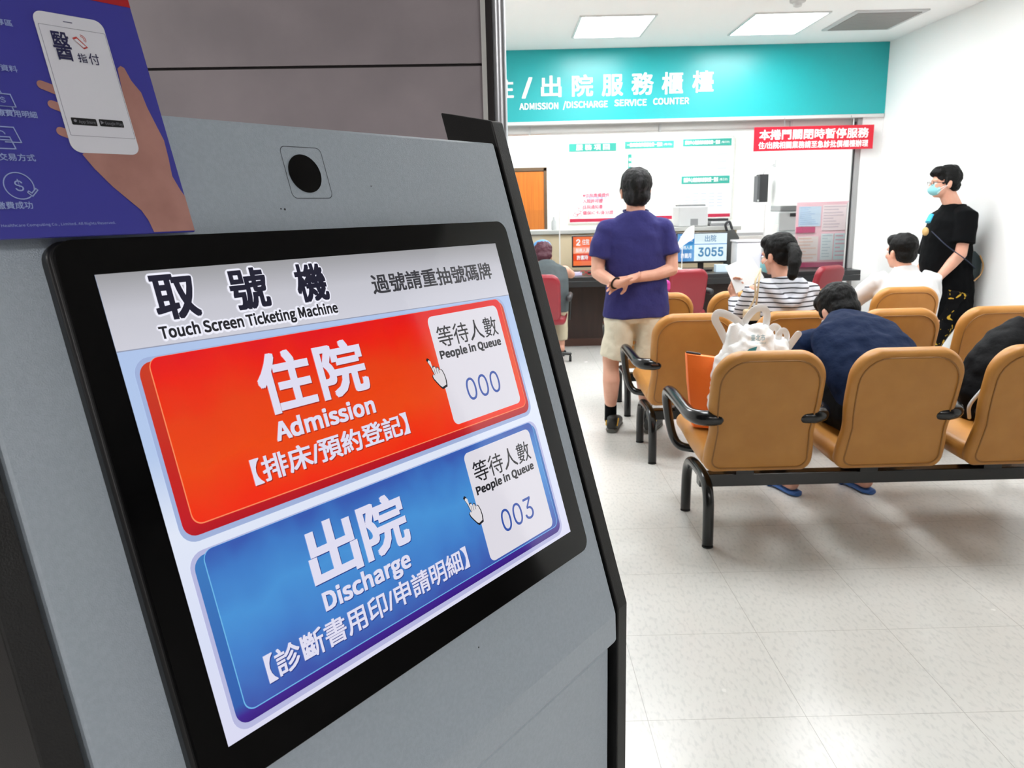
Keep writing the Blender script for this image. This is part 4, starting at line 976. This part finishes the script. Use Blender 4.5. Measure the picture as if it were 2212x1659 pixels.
def hand(mb, wrist, fwd, palm_n, side, s=1.0, curl=(.35, .45, .5, .55), spread=.10, thumb=(.6, .5)):
    """palm and five separate fingers; fwd = towards the fingertips, palm_n = out of the palm, side = +1 if the thumb is on fwd x palm_n"""
    f = V(fwd).normalized(); n = (V(palm_n)-V(palm_n).dot(f)*f).normalized(); l = f.cross(n)*side; w_ = V(wrist)
    P = lambda a, b, c: w_+f*(a*s)+l*(b*s)+n*(c*s)
    mb.chain([P(-.01, 0, 0), P(.03, .016, 0), P(.078, .026, .0)], [.024*s, .019*s, .0125*s])
    mb.chain([P(-.01, 0, 0), P(.03, 0, 0), P(.082, .006, 0)], [.024*s, .019*s, .0125*s])
    mb.chain([P(-.01, 0, 0), P(.03, -.014, 0), P(.076, -.028, 0)], [.023*s, .017*s, .012*s])
    for k, (b, ln) in enumerate(((.029, .070), (.010, .079), (-.010, .073), (-.029, .058))):
        q = P((.084, .088, .084, .074)[k], b, 0); c = 0; d = (b/.029)*spread; pts = [q]; 
        for j, frac in enumerate((.45, .30, .25)):
            c += curl[k]*(.9, 1.1, .8)[j]; v = f*math.cos(c)+n*math.sin(c)+l*d*math.cos(c); pts.append(pts[-1]+v.normalized()*ln*frac*s)
        mb.chain(pts, [.0098*s, .0090*s, .0083*s, .0070*s])
    a, b = thumb; q = P(.022, .026, .004); v1 = (f*.55+l*a+n*b*.5).normalized(); v2 = (f*.85+l*a*.35+n*b).normalized()
    mb.chain([q, q+v1*.038*s, q+v1*.038*s+v2*.030*s], [.0145*s, .0115*s, .0085*s])
def person(name_label, loc): return thing('person', name_label, 'person', loc)
def shoe(parent, heel, yaw, m_, length=.27, sole=None, name='shoe'):
    R = Matrix.Rotation(yaw, 3, 'Z'); g = lambda x, y, z: V(heel)+R @ V((x, y, z))
    mb = MB().loft([g(0, -.005, .045), g(0, .03, .048), g(0, .09, .05), g(0, .16, .042), g(0, .22, .034), g(0, length-.01, .028)], [(.030, .030), (.040, .047), (.044, .047), (.049, .038), (.045, .030), (.025, .018)], side=R @ V((1, 0, 0)))
    mb.ell(g(0, .045, .085), (.036, .050, .030), R)
    o = mb.fuse(name, m_, parent, voxel=.006, it=4)
    mb = MB().loft([g(0, -.012, .012), g(0, .03, .012), g(0, .12, .012), g(0, .2, .012), g(0, length, .014)], [(.030, .012), (.043, .012), (.042, .012), (.050, .012), (.030, .010)], side=R @ V((1, 0, 0)))
    mb.build('sole', sole or M['rubber'], o, smooth=60); return o

# --- standing visitor seen from behind, hands clasped on the back
Y0 = 4.90
p = person('person standing with back turned, navy T-shirt, beige shorts, hands clasped behind', (.79, Y0, 0))
hc = V((.802, Y0+.02, 1.522)); HM = frame(0, .06)
mb = MB(); head_shapes(mb, hc, HM, 1.06)
mb.cap((.80, Y0-.012, 1.33), (.80, Y0, 1.47), .062, .056)
mb.loft([(.80, Y0, .78), (.80, Y0, .95), (.80, Y0, 1.15), (.80, Y0-.01, 1.30), (.80, Y0-.01, 1.37)], [(.17, .11), (.155, .10), (.165, .105), (.17, .08), (.08, .05)])
for s, hx, kx_, ax, ky in ((-1, .718, .655, .655, Y0+.02), (1, .888, .865, .880, Y0-.02)):
    mb.chain([(hx, Y0, .82), ((hx+kx_)/2, Y0+.01, .64), (kx_, ky, .47)], [.084, .074, .056])
    mb.loft([(kx_, ky, .50), (kx_, ky-.008, .42), (kx_, ky-.020, .34), ((kx_+ax)/2, ky-.012, .24), (ax, ky, .15), (ax, ky+.005, .08), (ax, ky+.005, .05)], [(.054, .056), (.050, .054), (.055, .060), (.046, .049), (.034, .038), (.034, .040), (.03, .035)])
LS, LE, LW = V((.612, Y0-.005, 1.295)), V((.562, Y0-.035, 1.035)), at(1333, 613, Y0-.185)
RS, RE, RW = V((.982, Y0-.005, 1.295)), V((1.020, Y0-.045, 1.045)), at(1360, 603, Y0-.168)
mb.chain([LS, (LS+LE)/2+V((-.012, 0, .01)), LE], [.055, .047, .041]); mb.chain([RS, (RS+RE)/2+V((.012, 0, .01)), RE], [.055, .047, .041])
mb.chain([LE, LE.lerp(LW, .35)+V((0, -.004, -.006)), LW], [.041, .041, .026]); mb.chain([RE, RE.lerp(RW, .35)+V((0, -.004, -.006)), RW], [.041, .041, .026])
hand(mb, LW+V((.008, -.004, 0)), (.94, .0, .12), (0, .3, 1), 1, .98, curl=(.45, .40, .36, .30), spread=.14, thumb=(.5, .2))
hand(mb, RW+V((-.006, .01, -.002)), (-.93, .05, -.30), (0, -1, -.2), -1, .98, curl=(.35, .38, .42, .46), spread=.16, thumb=(.8, .5))
body = mb.fuse('body', M['skin'], p, voxel=.0048, it=3)
eyes(p, hc, HM, 1.06)
h = hair_cap(p, hc, HM, 1.12, low=.006, wob=.004); h.data.materials[0] = mat('greying_hair', '050506', .55, spec=.25, bump=(160, .8, .004), col2='38383c', nscale=22, stretch=(1, 1, .35), nlo=.52, nhi=.75)
MB().ell(hc+V((-.015, -.098, .092)), (.018, .020, .016), Matrix.Rotation(.75, 3, 'X')).build('bald_patch', M['skin'], p, smooth=180)
mb = MB().loft([(.81, Y0, .752), (.81, Y0, .78), (.81, Y0, .90), (.805, Y0, 1.02), (.80, Y0, 1.15), (.80, Y0-.005, 1.26), (.80, Y0-.008, 1.33), (.80, Y0-.01, 1.372), (.80, Y0-.008, 1.402)], [(.215, .142), (.213, .14), (.196, .132), (.190, .128), (.202, .132), (.205, .118), (.182, .098), (.120, .080), (.078, .068)])
for S_, E__ in ((LS, LE), (RS, RE)):
    s = 1 if S_.x > .8 else -1
    mb.ell(S_+V((-.012*s, 0, -.002)), (.070, .078, .066))
    mb.loft([S_+V((-.10*s, 0, .022)), S_+V((-.05*s, 0, .012)), S_+V((-.005*s, 0, -.03)), S_.lerp(E__, .35)+V((s*.002, 0, 0)), S_.lerp(E__, .66)+V((s*.002, 0, 0))], [(.045, .05), (.062, .066), (.068, .070), (.070, .070), (.076, .072)], side=(.8, 0, s*.6))
sh = mb.fuse('tshirt', M['purple'], p, voxel=.007, it=9, wob=.012, wsc=6)
mb = MB().tube([(.80+.074*math.cos(a), Y0-.006+.064*math.sin(a), 1.404+.010*math.sin(a)) for a in [k*PI/16 for k in range(33)]], .007, 8, dome=False)
mb.build('collar', mat('navy_rib', '2b2a5c', .9), sh, smooth=180)
mb = MB().loft([(.81, Y0, .80), (.81, Y0, .76), (.81, Y0, .715)], [(.198, .128), (.203, .130), (.190, .11)])
for s, hx, kx_ in ((-1, .708, .672), (1, .905, .888)):
    mb.loft([(hx, Y0, .74), (hx, Y0, .66), ((hx+kx_)/2, Y0, .56), (kx_, Y0, .485)], [(.102, .115), (.098, .108), (.094, .098), (.092, .095)])
mb.fuse('shorts', M['beige'], p, voxel=.007, it=4, wob=.009, wsc=9)
for ax, ky in ((.655, Y0+.02), (.880, Y0-.02)):
    MB().loft([(ax, ky+.004, .06), (ax, ky+.003, .10), (ax, ky, .155), (ax, ky, .185)], [(.040, .044), (.039, .043), (.039, .043), (.040, .044)]).fuse('sock', M['cblack'], p, voxel=.006, it=3)
for x, y, yaw in ((.652, Y0-.045, -.28), (.885, Y0-.085, -.42)):
    o = shoe(p, (x, y, .002), yaw, mat('dark_sneaker', '2a2b2a', .5), sole=mat('grey_sole', '5d5d58', .6))
    R = Matrix.Rotation(yaw, 3, 'Z')
    for s in (-1, 1): MB().tube([V((x, y, 0))+R @ V((s*.036, .01, .05)), V((x, y, 0))+R @ V((s*.038, .05, .085))], .005, 6).build('yellow_trim', mat('yellow_trim', 'd8a81e', .5), o)
d = (LW-LE).normalized(); u = d.orthogonal().normalized(); v = d.cross(u); c = LW-d*.012
mb = MB().tube([c+(u*math.cos(a)+v*math.sin(a))*.030 for a in [k*PI/12 for k in range(25)]], .0095, 8, flat=.35, dome=False, up=d)
mb.build('wristwatch', M['satin'], p, smooth=60)

# --- seated, bowed forward, seen from behind (near row)
p = person('person bowed forward on the near row, navy T-shirt, blue slippers', (1.58, 3.5, 0))
hc = at(1810, 668, 3.74)+V((0, 0, -.015)); HM = frame(.25, -.75)
mb = MB(); head_shapes(mb, hc, HM)
nk = V((1.575, 3.60, .865)); mb.cap(nk+V((.0, -.03, -.02)), hc+V((.01, -.03, -.05)), .06, .055)
mb.loft([(1.58, 3.24, .55), (1.58, 3.30, .60), (1.58, 3.42, .72), (1.58, 3.54, .81), (1.575, 3.60, .84)], [(.16, .10), (.16, .11), (.18, .10), (.17, .08), (.07, .05)])
jn = {}
for s in (-1, 1):
    sh_ = V((1.575+s*.18, 3.56, .785)); el = V((1.575+s*.22, 3.72, .60)); wr = V((1.58+s*.10, 3.93, .58)); jn[s] = (sh_, el, wr)
    mb.chain([sh_, el, wr], [.052, .042, .027])
    hand(mb, wr, (-s*.6, .7, -.1), (-s*.4, -.2, 1), s, curl=(.4, .5, .5, .6))
    hp_, kn, an = V((1.60+s*.10, 3.28, .53)), V((1.60+s*.17, 3.76, .50)), V((1.60+s*.185-.01, 3.71, .09))
    mb.chain([hp_, kn], [.085, .06]); mb.chain([kn, kn.lerp(an, .4)+V((0, -.015, 0)), an], [.056, .052, .036])
    q = Matrix.Rotation(.25, 3, 'Z'); mb.chain([an+V((0, -.02, -.035)), an+q @ V((0, .08, -.035)), an+q @ V((0, .17, -.052))], [.034, .036, .024])
    for k in range(5): mb.cap(an+q @ V(((k-2)*.018, .15, -.055)), an+q @ V(((k-2)*.020, .205-.006*abs(k-1), -.060)), .011, .009)
mb.fuse('body', M['skin'], p, voxel=.006, it=4)
eyes(p, hc, HM); hair_cap(p, hc, HM, 1.04, wob=.004)
mb = MB().loft([(1.60, 3.17, .50), (1.60, 3.19, .56), (1.59, 3.27, .67), (1.58, 3.38, .775), (1.575, 3.49, .845), (1.575, 3.57, .878), (1.575, 3.62, .888)], [(.190, .14), (.190, .14), (.205, .13), (.222, .112), (.205, .090), (.13, .070), (.074, .055)])
for s in (-1, 1):
    a, b, _ = jn[s]; mb.loft([a+V((-.07*s, -.02, .02)), a+V((0, 0, .01)), a.lerp(b, .4), a.lerp(b, .75)], [(.06, .065), (.068, .070), (.070, .070), (.076, .070)])
mb.fuse('tshirt', M['navy'], p, voxel=.008, it=6, wob=.012, wsc=8)
mb = MB()
for s in (-1, 1): mb.chain([(1.60+s*.09, 3.22, .545), (1.60+s*.17, 3.76, .505)], [.115, .078]); mb.loft([(1.60+s*.17, 3.76, .54), (1.60+s*.175, 3.76, .40), (1.60+s*.178, 3.73, .28)], [(.075, .08), (.078, .08), (.080, .08)])
mb.fuse('trousers', M['cblack'], p, voxel=.008, it=4, wob=.006)
for s in (-1, 1):
    an = V((1.60+s*.185-.01, 3.71, 0)); q = Matrix.Rotation(.25, 3, 'Z'); g = lambda x, y, z: an+q @ V((x, y, z))
    o = MB().loft([g(0, -.065, .013), g(0, -.04, .013), g(0, .05, .013), g(0, .15, .013), g(0, .215, .013)], [(.022, .011), (.040, .012), (.042, .012), (.050, .012), (.030, .011)]).build('slipper', mat('blue_rubber', '2c5a9c', .5), p, smooth=60)
    MB().tube([g(-.048, .11, .02), g(-.035, .12, .055), g(0, .125, .068), g(.035, .12, .055), g(.048, .11, .02)], .020, 8, flat=.3, up=(0, 1, 0)).build('slipper_strap', mat('blue_rubber', '2c5a9c', .5), o, smooth=60)

# --- seated reader with a ponytail (middle row)
p = person('person with a long ponytail in a striped hoodie, reading a white sheet', (1.60, 4.6, 0))
Yw = 4.58
hc = at(1679, 552, Yw); HM = frame(.62, -.16)
mb = MB(); head_shapes(mb, hc, HM, .97)
bx = at(1684, 620, Yw).x
mb.cap((bx, Yw-.03, .985), hc+V((0, -.02, -.05)), .052, .046)
mb.loft([(bx, Yw-.05, .50), (bx, Yw-.07, .70), (bx, Yw-.05, .89), (bx, Yw-.03, .97)], [(.15, .10), (.14, .09), (.15, .09), (.06, .05)])
R3 = {}
wl = at(1585, 640, Yw+.28)
for s, el, wr in ((-1, V((bx-.225, Yw+.04, .73)), wl), (1, V((bx+.215, Yw+.05, .72)), V((bx+.05, Yw+.28, .66)))):
    a = V((bx+s*.165, Yw-.03, .925)); R3[s] = (a, el, wr); mb.chain([a, el, wr], [.045, .036, .023])
    mb.chain([(bx+s*.09, Yw-.05, .52), (bx+s*.12, Yw+.40, .50)], [.08, .055]); mb.chain([(bx+s*.12, Yw+.40, .50), (bx+s*.12, Yw+.42, .10)], [.052, .034])
hand(mb, wl, (.1, .1, 1), (.3, -.9, 0), -1, .92, curl=(.5, .6, .6, .7)); hand(mb, R3[1][2], (-.5, .6, .3), (-.3, -.3, 1), 1, .92)
mb.fuse('body', M['skin'], p, voxel=.0055, it=4)
eyes(p, hc, HM, .97)
def pony(mb, g):
    a = at(1706, 532, Yw-.09); mb.ell(a, (.03, .03, .03))
    mb.loft(crom([a, at(1716, 540, Yw-.15), at(1716, 572, Yw-.20), at(1709, 606, Yw-.215)], 4), [(.020, .020)]+[(.032, .028)]*4+[(.037, .031)]*4+[(.030, .026)]*3+[(.010, .010)], side=(1, 0, 0))
hair_cap(p, hc, HM, 1.02, extra=pony, wob=.004, low=-.01)
a = at(1706, 532, Yw-.09); MB().tube([a+V((.026*math.cos(t_), -.02, .026*math.sin(t_))) for t_ in [k*PI/8 for k in range(17)]], .006, 6, dome=False).build('hair_tie', M['cblack'], p)
g = lambda x, y, z: hc+HM @ V((x, y, z))
MB().ell(g(0, .062, -.050), (.052, .052, .046), HM).build('face_mask', M['mask'], p, smooth=180)
MB().tube([g(-.05, .07, -.04), g(-.082, .0, -.01)], .0015, 5).build('mask_loop', M['white'], p)
mb = MB().loft([(bx, Yw-.06, .50), (bx, Yw-.08, .60), (bx, Yw-.085, .74), (bx, Yw-.06, .87), (bx, Yw-.045, .945), (bx, Yw-.03, 1.005)], [(.195, .13), (.195, .13), (.195, .125), (.20, .112), (.155, .09), (.066, .06)])
for s in (-1, 1):
    a, b, c = R3[s]; mb.loft([a+V((-.06*s, 0, .01)), a, a.lerp(b, .5), b, b.lerp(c, .5), b.lerp(c, .85)], [(.06, .06), (.062, .062), (.058, .055), (.052, .05), (.046, .044), (.040, .038)], side=(1, 0, 0) if s > 0 else (1, .2, .3))
mb.loft(crom([(bx-.10, Yw-.03, .985), (bx-.09, Yw-.13, .95), (bx, Yw-.185, .865), (bx+.09, Yw-.13, .95), (bx+.10, Yw-.03, .985)], 4), [(.030, .034)]*17, side=(0, 1, 0))
mb.fuse('hoodie', M['stripe'], p, voxel=.007, it=5, wob=.005)
mb = MB()
for s in (-1, 1): mb.chain([(bx+s*.09, Yw-.07, .535), (bx+s*.12, Yw+.40, .515)], [.10, .07]); mb.chain([(bx+s*.12, Yw+.40, .51), (bx+s*.12, Yw+.43, .12)], [.07, .055])
mb.fuse('trousers', mat('dark_denim', '1d2230', .8), p, voxel=.009, it=3)
for s in (-1, 1): shoe(p, (bx+s*.12, Yw+.36, .002), 0, M['cwhite'], .24)
# sheet of paper being read
Q = [(1567, 576), (1622, 553), (1652, 602), (1590, 634)]
A = [at(x, y, Yw+.27+dy) for (x, y), dy in zip(Q, (0, .03, .0, -.03))]
mb = MB(); N = 6; vs = []
for k in (0, 1):
    for i in range(N+1):
        for j in range(N+1):
            u, v = i/N, j/N; q = A[0].lerp(A[1], u).lerp(A[3].lerp(A[2], u), v)+V((0, .012*math.sin(PI*u)+k*.001, .004*math.sin(PI*v))); vs.append(q)
fs = []; n = N+1; o = n*n
for i in range(N):
    for j in range(N): k = i*n+j; fs += [(k, k+1, k+n+1, k+n), (o+k, o+k+n, o+k+n+1, o+k+1)]
for i in range(N): fs += [(i*n, (i+1)*n, o+(i+1)*n, o+i*n), (i*n+N, o+i*n+N, o+(i+1)*n+N, (i+1)*n+N), (i, o+i, o+i+1, i+1), (N*n+i, N*n+i+1, o+N*n+i+1, o+N*n+i)]
tagp(mb.add(vs, fs).build('paper_sheet', M['paper'], smooth=60), 'large white sheet held up by the person in the striped hoodie', 'paper')
# beige purse on the lap side
q = at(1611, 672, Yw-.02)
t = thing('handbag', 'small beige handbag with thin straps hanging beside the striped hoodie', 'bag', tuple(q+V((0, 0, -.06))))
MB().box(q.x-.045, q.x+.045, Yw-.16, Yw-.10, q.z-.07, q.z+.025).build('bag_body', mat('beige_leather', 'c9b592', .5), t, bevel=.012)
MB().box(q.x-.045, q.x+.045, Yw-.165, Yw-.095, q.z-.075, q.z-.035).build('bag_base', M['cblack'], t, bevel=.01)
for dx in (-.018, .022):
    MB().tube(crom([(q.x+dx, Yw-.13, q.z+.02), (q.x+dx*.3+.015, Yw-.15, q.z+.10), (q.x+dx*.5+.02, Yw-.14, q.z+.19), (q.x+.06, Yw-.07, q.z+.25)], 5), .006, 6, flat=.5).build('strap', mat('beige_leather', 'c9b592', .5), t, smooth=60)

# --- seated in white (far row)
p = person('person in a white shirt seated with back turned on the far row', (2.72, 5.5, 0))
Yw = 5.52; hc = at(1945, 545, Yw); HM = frame(.35, -.05); bx = at(1948, 620, Yw).x
mb = MB(); head_shapes(mb, hc, HM, 1.02)
mb.cap((bx, Yw-.03, .92), hc+V((0, -.02, -.05)), .060, .056)
mb.loft([(bx, Yw-.06, .50), (bx, Yw-.08, .70), (bx, Yw-.06, .85), (bx, Yw-.03, .92)], [(.17, .11), (.16, .10), (.17, .10), (.07, .06)])
W3 = {}
for s, el, wr in ((-1, V((bx-.31, Yw+.12, .70)), V((bx-.30, Yw+.36, .62))), (1, V((bx+.245, Yw+.05, .68)), V((bx+.12, Yw+.30, .60)))):
    a = V((bx+s*.19, Yw-.03, .87)); W3[s] = (a, el, wr); mb.chain([a, el, wr], [.05, .04, .025])
    hand(mb, wr, (-s*.3, .9, -.1), (0, 0, -1), s)
    mb.chain([(bx+s*.09, Yw-.05, .52), (bx+s*.14, Yw+.42, .50)], [.085, .06]); mb.chain([(bx+s*.14, Yw+.42, .50), (bx+s*.14, Yw+.44, .10)], [.055, .036])
mb.fuse('body', M['skin'], p, voxel=.0065, it=4)
eyes(p, hc, HM); hair_cap(p, hc, HM, 1.04, wob=.004)
mb = MB().loft([(bx, Yw-.07, .50), (bx, Yw-.08, .65), (bx, Yw-.08, .78), (bx, Yw-.05, .88), (bx, Yw-.035, .935), (bx, Yw-.03, .985)], [(.215, .14), (.215, .14), (.225, .13), (.195, .105), (.095, .075), (.070, .068)])
for s in (-1, 1):
    a, b, c = W3[s]; mb.loft([a+V((-.06*s, 0, .01)), a, a.lerp(b, .5), b, b.lerp(c, .5), b.lerp(c, .9)], [(.07, .07), (.075, .072), (.068, .062), (.06, .058), (.052, .05), (.045, .042)])
sh = mb.fuse('shirt', M['cwhite'], p, voxel=.009, it=5, wob=.010, wsc=8)
mb = MB()
for s in (-1, 1): mb.chain([(bx+s*.09, Yw-.07, .535), (bx+s*.14, Yw+.42, .515)], [.11, .075]); mb.chain([(bx+s*.14, Yw+.42, .51), (bx+s*.14, Yw+.45, .12)], [.075, .06])
mb.fuse('trousers', mat('grey_trousers', '3a3c42', .8), p, voxel=.01, it=3)
for s in (-1, 1): shoe(p, (bx+s*.14, Yw+.38, .002), 0, M['dgrey'])

# --- leaning on the right wall, in profile
Yl = 6.25
p = person('person leaning on the right wall in black T-shirt, glasses and pale blue mask', (3.50, Yl, 0))
hc = at(2040, 395, Yl); HM = frame(PI/2-.12, -.04)     # faces left
mb = MB(); head_shapes(mb, hc, HM, 1.02)
nb_ = at(2060, 445, Yl)
mb.cap(nb_+V((.02, 0, -.05)), hc+V((.015, 0, -.05)), .068, .060)
px_ = lambda x, y: at(x, y, Yl)
c1, c2, c3, c4, c5, c6 = px_(2064, 452), px_(2052, 490), px_(2045, 545), px_(2040, 600), px_(2038, 650), px_(2030, 700)
mb.loft([c5, c4, c3, c2, c1], [(.12, .11), (.15, .15), (.15, .15), (.16, .12), (.07, .06)], side=(0, 1, 0))
shn, sel, swr = px_(2062, 470)+V((0, -.16, 0)), px_(2044, 545)+V((0, -.20, 0)), px_(2008, 598)+V((-.02, -.16, 0))
mb.chain([shn, sel, swr], [.055, .046, .030]); mb.chain([sel, sel.lerp(swr, .4), swr], [.047, .044, .028])
hand(mb, swr, (-.75, .15, -.55), (-.1, .9, 0), -1, curl=(.3, .35, .4, .45))
sf = px_(2055, 475)+V((0, .17, 0)); ef, wf = px_(2030, 575)+V((-.02, .19, 0)), px_(2002, 590)+V((-.04, .10, 0))
mb.chain([sf, ef, wf], [.055, .044, .028]); hand(mb, wf, (-.7, -.3, -.5), (0, -.9, 0), 1, curl=(.3, .35, .4, .45))
fx_ = 3.30
for dy, fx in ((-.09, 3.24), (.10, 3.34)):
    mb.chain([V((c6.x, Yl+dy, .84)), V((c6.x-.02, Yl+dy, .50)), V((fx+.05, Yl+dy, .09))], [.10, .065, .040])
    mb.chain([V((fx+.05, Yl+dy, .06)), V((fx-.12, Yl+dy, .04))], [.038, .028])
mb.fuse('body', M['skin'], p, voxel=.0062, it=4)
eyes(p, hc, HM)
def fringe(mb, g): mb.ell(g(0, .060, .074), (.066, .042, .030), HM)
hair_cap(p, hc, HM, 1.05, extra=fringe, wob=.006)
g = lambda x, y, z: hc+HM @ V((x, y, z))
fm = MB().ell(g(0, .060, -.046), (.058, .062, .050), HM).build('face_mask', M['mask'], p, smooth=180)
for z in (-.03, .0): MB().tube([g(-.055, .07, -.045+z), g(-.085, .0, -.012)], .0016, 5).build('mask_loop', M['white'], fm)
gl = MB()
for q in (-1, 1):
    gl.tube([g(q*.034+.024*math.cos(t_), .103, .004+.018*math.sin(t_)) for t_ in [k*PI/10 for k in range(21)]], .0016, 6, dome=False)
    gl.tube([g(q*.058, .100, .008), g(q*.084, -.01, .004)], .0020, 6)
gl.tube([g(-.010, .104, .006), g(.010, .104, .006)], .0016, 6)
gl.build('glasses', mat('dark_frame', '2a2020', .3), p, smooth=60)
mb = MB().loft([px_(2050, 688)+V((0, 0, -.02)), px_(2046, 660), px_(2046, 600), px_(2042, 560), px_(2045, 515), px_(2050, 478), px_(2060, 452), px_(2062, 440)], [(.19, .175), (.19, .180), (.19, .195), (.19, .192), (.20, .170), (.18, .13), (.10, .10), (.080, .088)], side=(0, 1, 0))
mb.loft([shn+V((0, .06, .03)), shn+V((0, 0, .02)), shn.lerp(sel, .45), shn.lerp(sel, .72)], [(.075, .07), (.085, .080), (.085, .082), (.092, .090)], side=(1, 0, 0))
mb.loft([sf+V((0, -.06, .03)), sf+V((0, 0, .02)), sf.lerp(ef, .45), sf.lerp(ef, .8)], [(.075, .07), (.085, .075), (.085, .075), (.088, .078)], side=(1, 0, 0))
sh = mb.fuse('tshirt', M['cblack'], p, voxel=.008, it=5, wob=.006)
mb = MB(); e_ = px_(1997, 480)+V((-.0, -.06, 0))
a, b, c = at(2012, 464, Yl-.115), at(2004, 480, Yl-.125), at(1999, 500, Yl-.11)
MB().loft([a, b], [(.014, .03), (.016, .03)]).build('shirt_print', mat('cyan_print', '38b4dc', .6), sh)
MB().ell(c, (.022, .03, .034)).build('shirt_print', mat('gold_print', 'c9a46a', .6), sh)
mb = MB()
for dy, fx in ((-.09, 3.24), (.10, 3.34)):
    mb.loft([V((c6.x+.03, Yl+dy, .72)), V((c6.x+.012, Yl+dy, .64)), V((c6.x-.01, Yl+dy, .46)), V((fx+.06, Yl+dy, .10))], [(.115, .125), (.095, .105), (.08, .085), (.065, .07)])
mb.fuse('trousers', M['gold'], p, voxel=.009, it=3, wob=.005)
for dy, fx in ((-.09, 3.24), (.10, 3.34)): shoe(p, (fx+.09, Yl+dy, .002), PI/2, M['cblack'])
# sling bag behind the hip
q = px_(2082, 570)
t = thing('sling_bag', 'dark green and black sling bag squeezed between the leaning person and the wall', 'bag', tuple(q))
MB().loft([q+V((.0, -.10, -.13)), q+V((.0, -.10, -.06)), q+V((.01, -.10, .04)), q+V((-.01, -.10, .10))], [(.055, .035), (.075, .045), (.07, .04), (.03, .02)]).fuse('bag_body', mat('dark_green_nylon', '16282c', .6, bump=(20, .4, .01)), t, voxel=.008, it=3)
MB().tube(crom([q+V((.035, -.15, .07)), q+V((.065, -.15, .0)), q+V((.055, -.15, -.07)), q+V((.01, -.15, -.12))], 5), .006, 6).build('zip_trim', mat('tan_trim', 'b08a58', .5), t, smooth=60)
a = px_(2040, 480)+V((0, -.20, 0)); MB().tube(crom([px_(1996, 500)+V((0, -.12, 0)), px_(2012, 528)+V((0, -.22, 0)), px_(2045, 556)+V((0, -.26, 0)), q+V((0, -.15, -.02))], 5), .010, 6, flat=.4).build('strap', mat('navy_strap', '1f2a44', .6), t, smooth=60)
MB().box(q.x-.10, q.x-.07, q.y-.17, q.y-.155, q.z-.16, q.z-.12).build('key_tag', mat('gold_tag', 'cdbb84', .4), t, bevel=.003)

# --- visitor seated at the counter on the far left
Yv = 7.22
p = person('person at the counter in grey vest and blue cap, half hidden by the kiosk', (.33, Yv, 0))
hc = at(1172, 553, Yv+.12); HM = frame(.1, -.45); bx = at(1180, 580, Yv).x
mb = MB(); head_shapes(mb, hc, HM)
mb.cap((bx-.01, Yv+.02, .92), hc+V((0, -.03, -.05)), .055, .05)
mb.loft([(bx, Yv-.05, .50), (bx, Yv-.04, .70), (bx, Yv, .86), (bx, Yv+.02, .93)], [(.16, .10), (.16, .10), (.17, .09), (.07, .06)])
V3 = {}
for s in (-1, 1):
    a = V((bx+s*.17, Yv+.01, .87)); el = V((bx+s*.245, Yv+.22, .815)); wr = V((bx+s*.12, Yv+.48, .825)); mb.chain([a, el, wr], [.048, .040, .026]); hand(mb, wr, (-s*.4, .9, 0), (0, 0, -1), s)
    mb.chain([(bx+s*.09, Yv-.03, .52), (bx+s*.16, Yv+.40, .52)], [.085, .06]); mb.chain([(bx+s*.16, Yv+.40, .50), (bx+s*.16, Yv+.42, .10)], [.054, .036])
    mb.chain([(bx+s*.16, Yv+.40, .07), (bx+s*.16+.02*s, Yv+.56, .04)], [.036, .026])
mb.fuse('body', M['skin'], p, voxel=.0075, it=4)
eyes(p, hc, HM)
h = hair_cap(p, hc, HM, 1.03); h.data.materials[0] = mat('auburn_hair', '4a1c2c', .5, bump=(160, .6, .004)); h['label'] = 'dark auburn hair'
g = lambda x, y, z: hc+HM @ V((x, y, z))
cpn = MB().ell(g(0, .0, .085), (.092, .108, .065), HM).build('cap', mat('blue_cap', '5c9ad0', .7), p, smooth=180)
MB().loft([g(0, .08, .07), g(0, .13, .06), g(0, .17, .05)], [(.07, .006), (.06, .006), (.03, .005)], side=HM @ V((1, 0, 0))).build('cap_brim', mat('blue_cap', '5c9ad0', .7), cpn, smooth=60)
mb = MB().loft([(bx, Yv-.06, .50), (bx, Yv-.06, .65), (bx, Yv-.04, .78), (bx, Yv-.0, .89), (bx, Yv+.02, .935), (bx, Yv+.03, .96)], [(.20, .13), (.20, .13), (.205, .12), (.19, .10), (.10, .08), (.07, .06)])
mb.fuse('vest', mat('grey_vest', '4b5356', .85, bump=(12, .4, .02)), p, voxel=.009, it=5, wob=.006)
mb = MB()
for s in (-1, 1): mb.chain([(bx+s*.09, Yv-.05, .53), (bx+s*.16, Yv+.40, .53)], [.105, .075]); mb.loft([(bx+s*.16, Yv+.40, .56), (bx+s*.16, Yv+.41, .35), (bx+s*.16, Yv+.42, .16)], [(.075, .08), (.065, .07), (.062, .066)])
mb.fuse('trousers', mat('khaki', 'c9bfa4', .85), p, voxel=.01, it=3, wob=.006)
for s in (-1, 1):
    X = bx+s*.16; o = MB().loft([(X, Yv+.34, .014), (X, Yv+.42, .014), (X, Yv+.54, .014), (X+.02*s, Yv+.62, .014)], [(.030, .013), (.042, .013), (.046, .013), (.028, .012)]).build('sandal', M['dgrey'], p, smooth=60)
    MB().tube([(X-.04, Yv+.50, .02), (X, Yv+.51, .072), (X+.045, Yv+.50, .02)], .012, 6, flat=.4, up=(0, 1, 0)).build('sandal_strap', M['dgrey'], o)
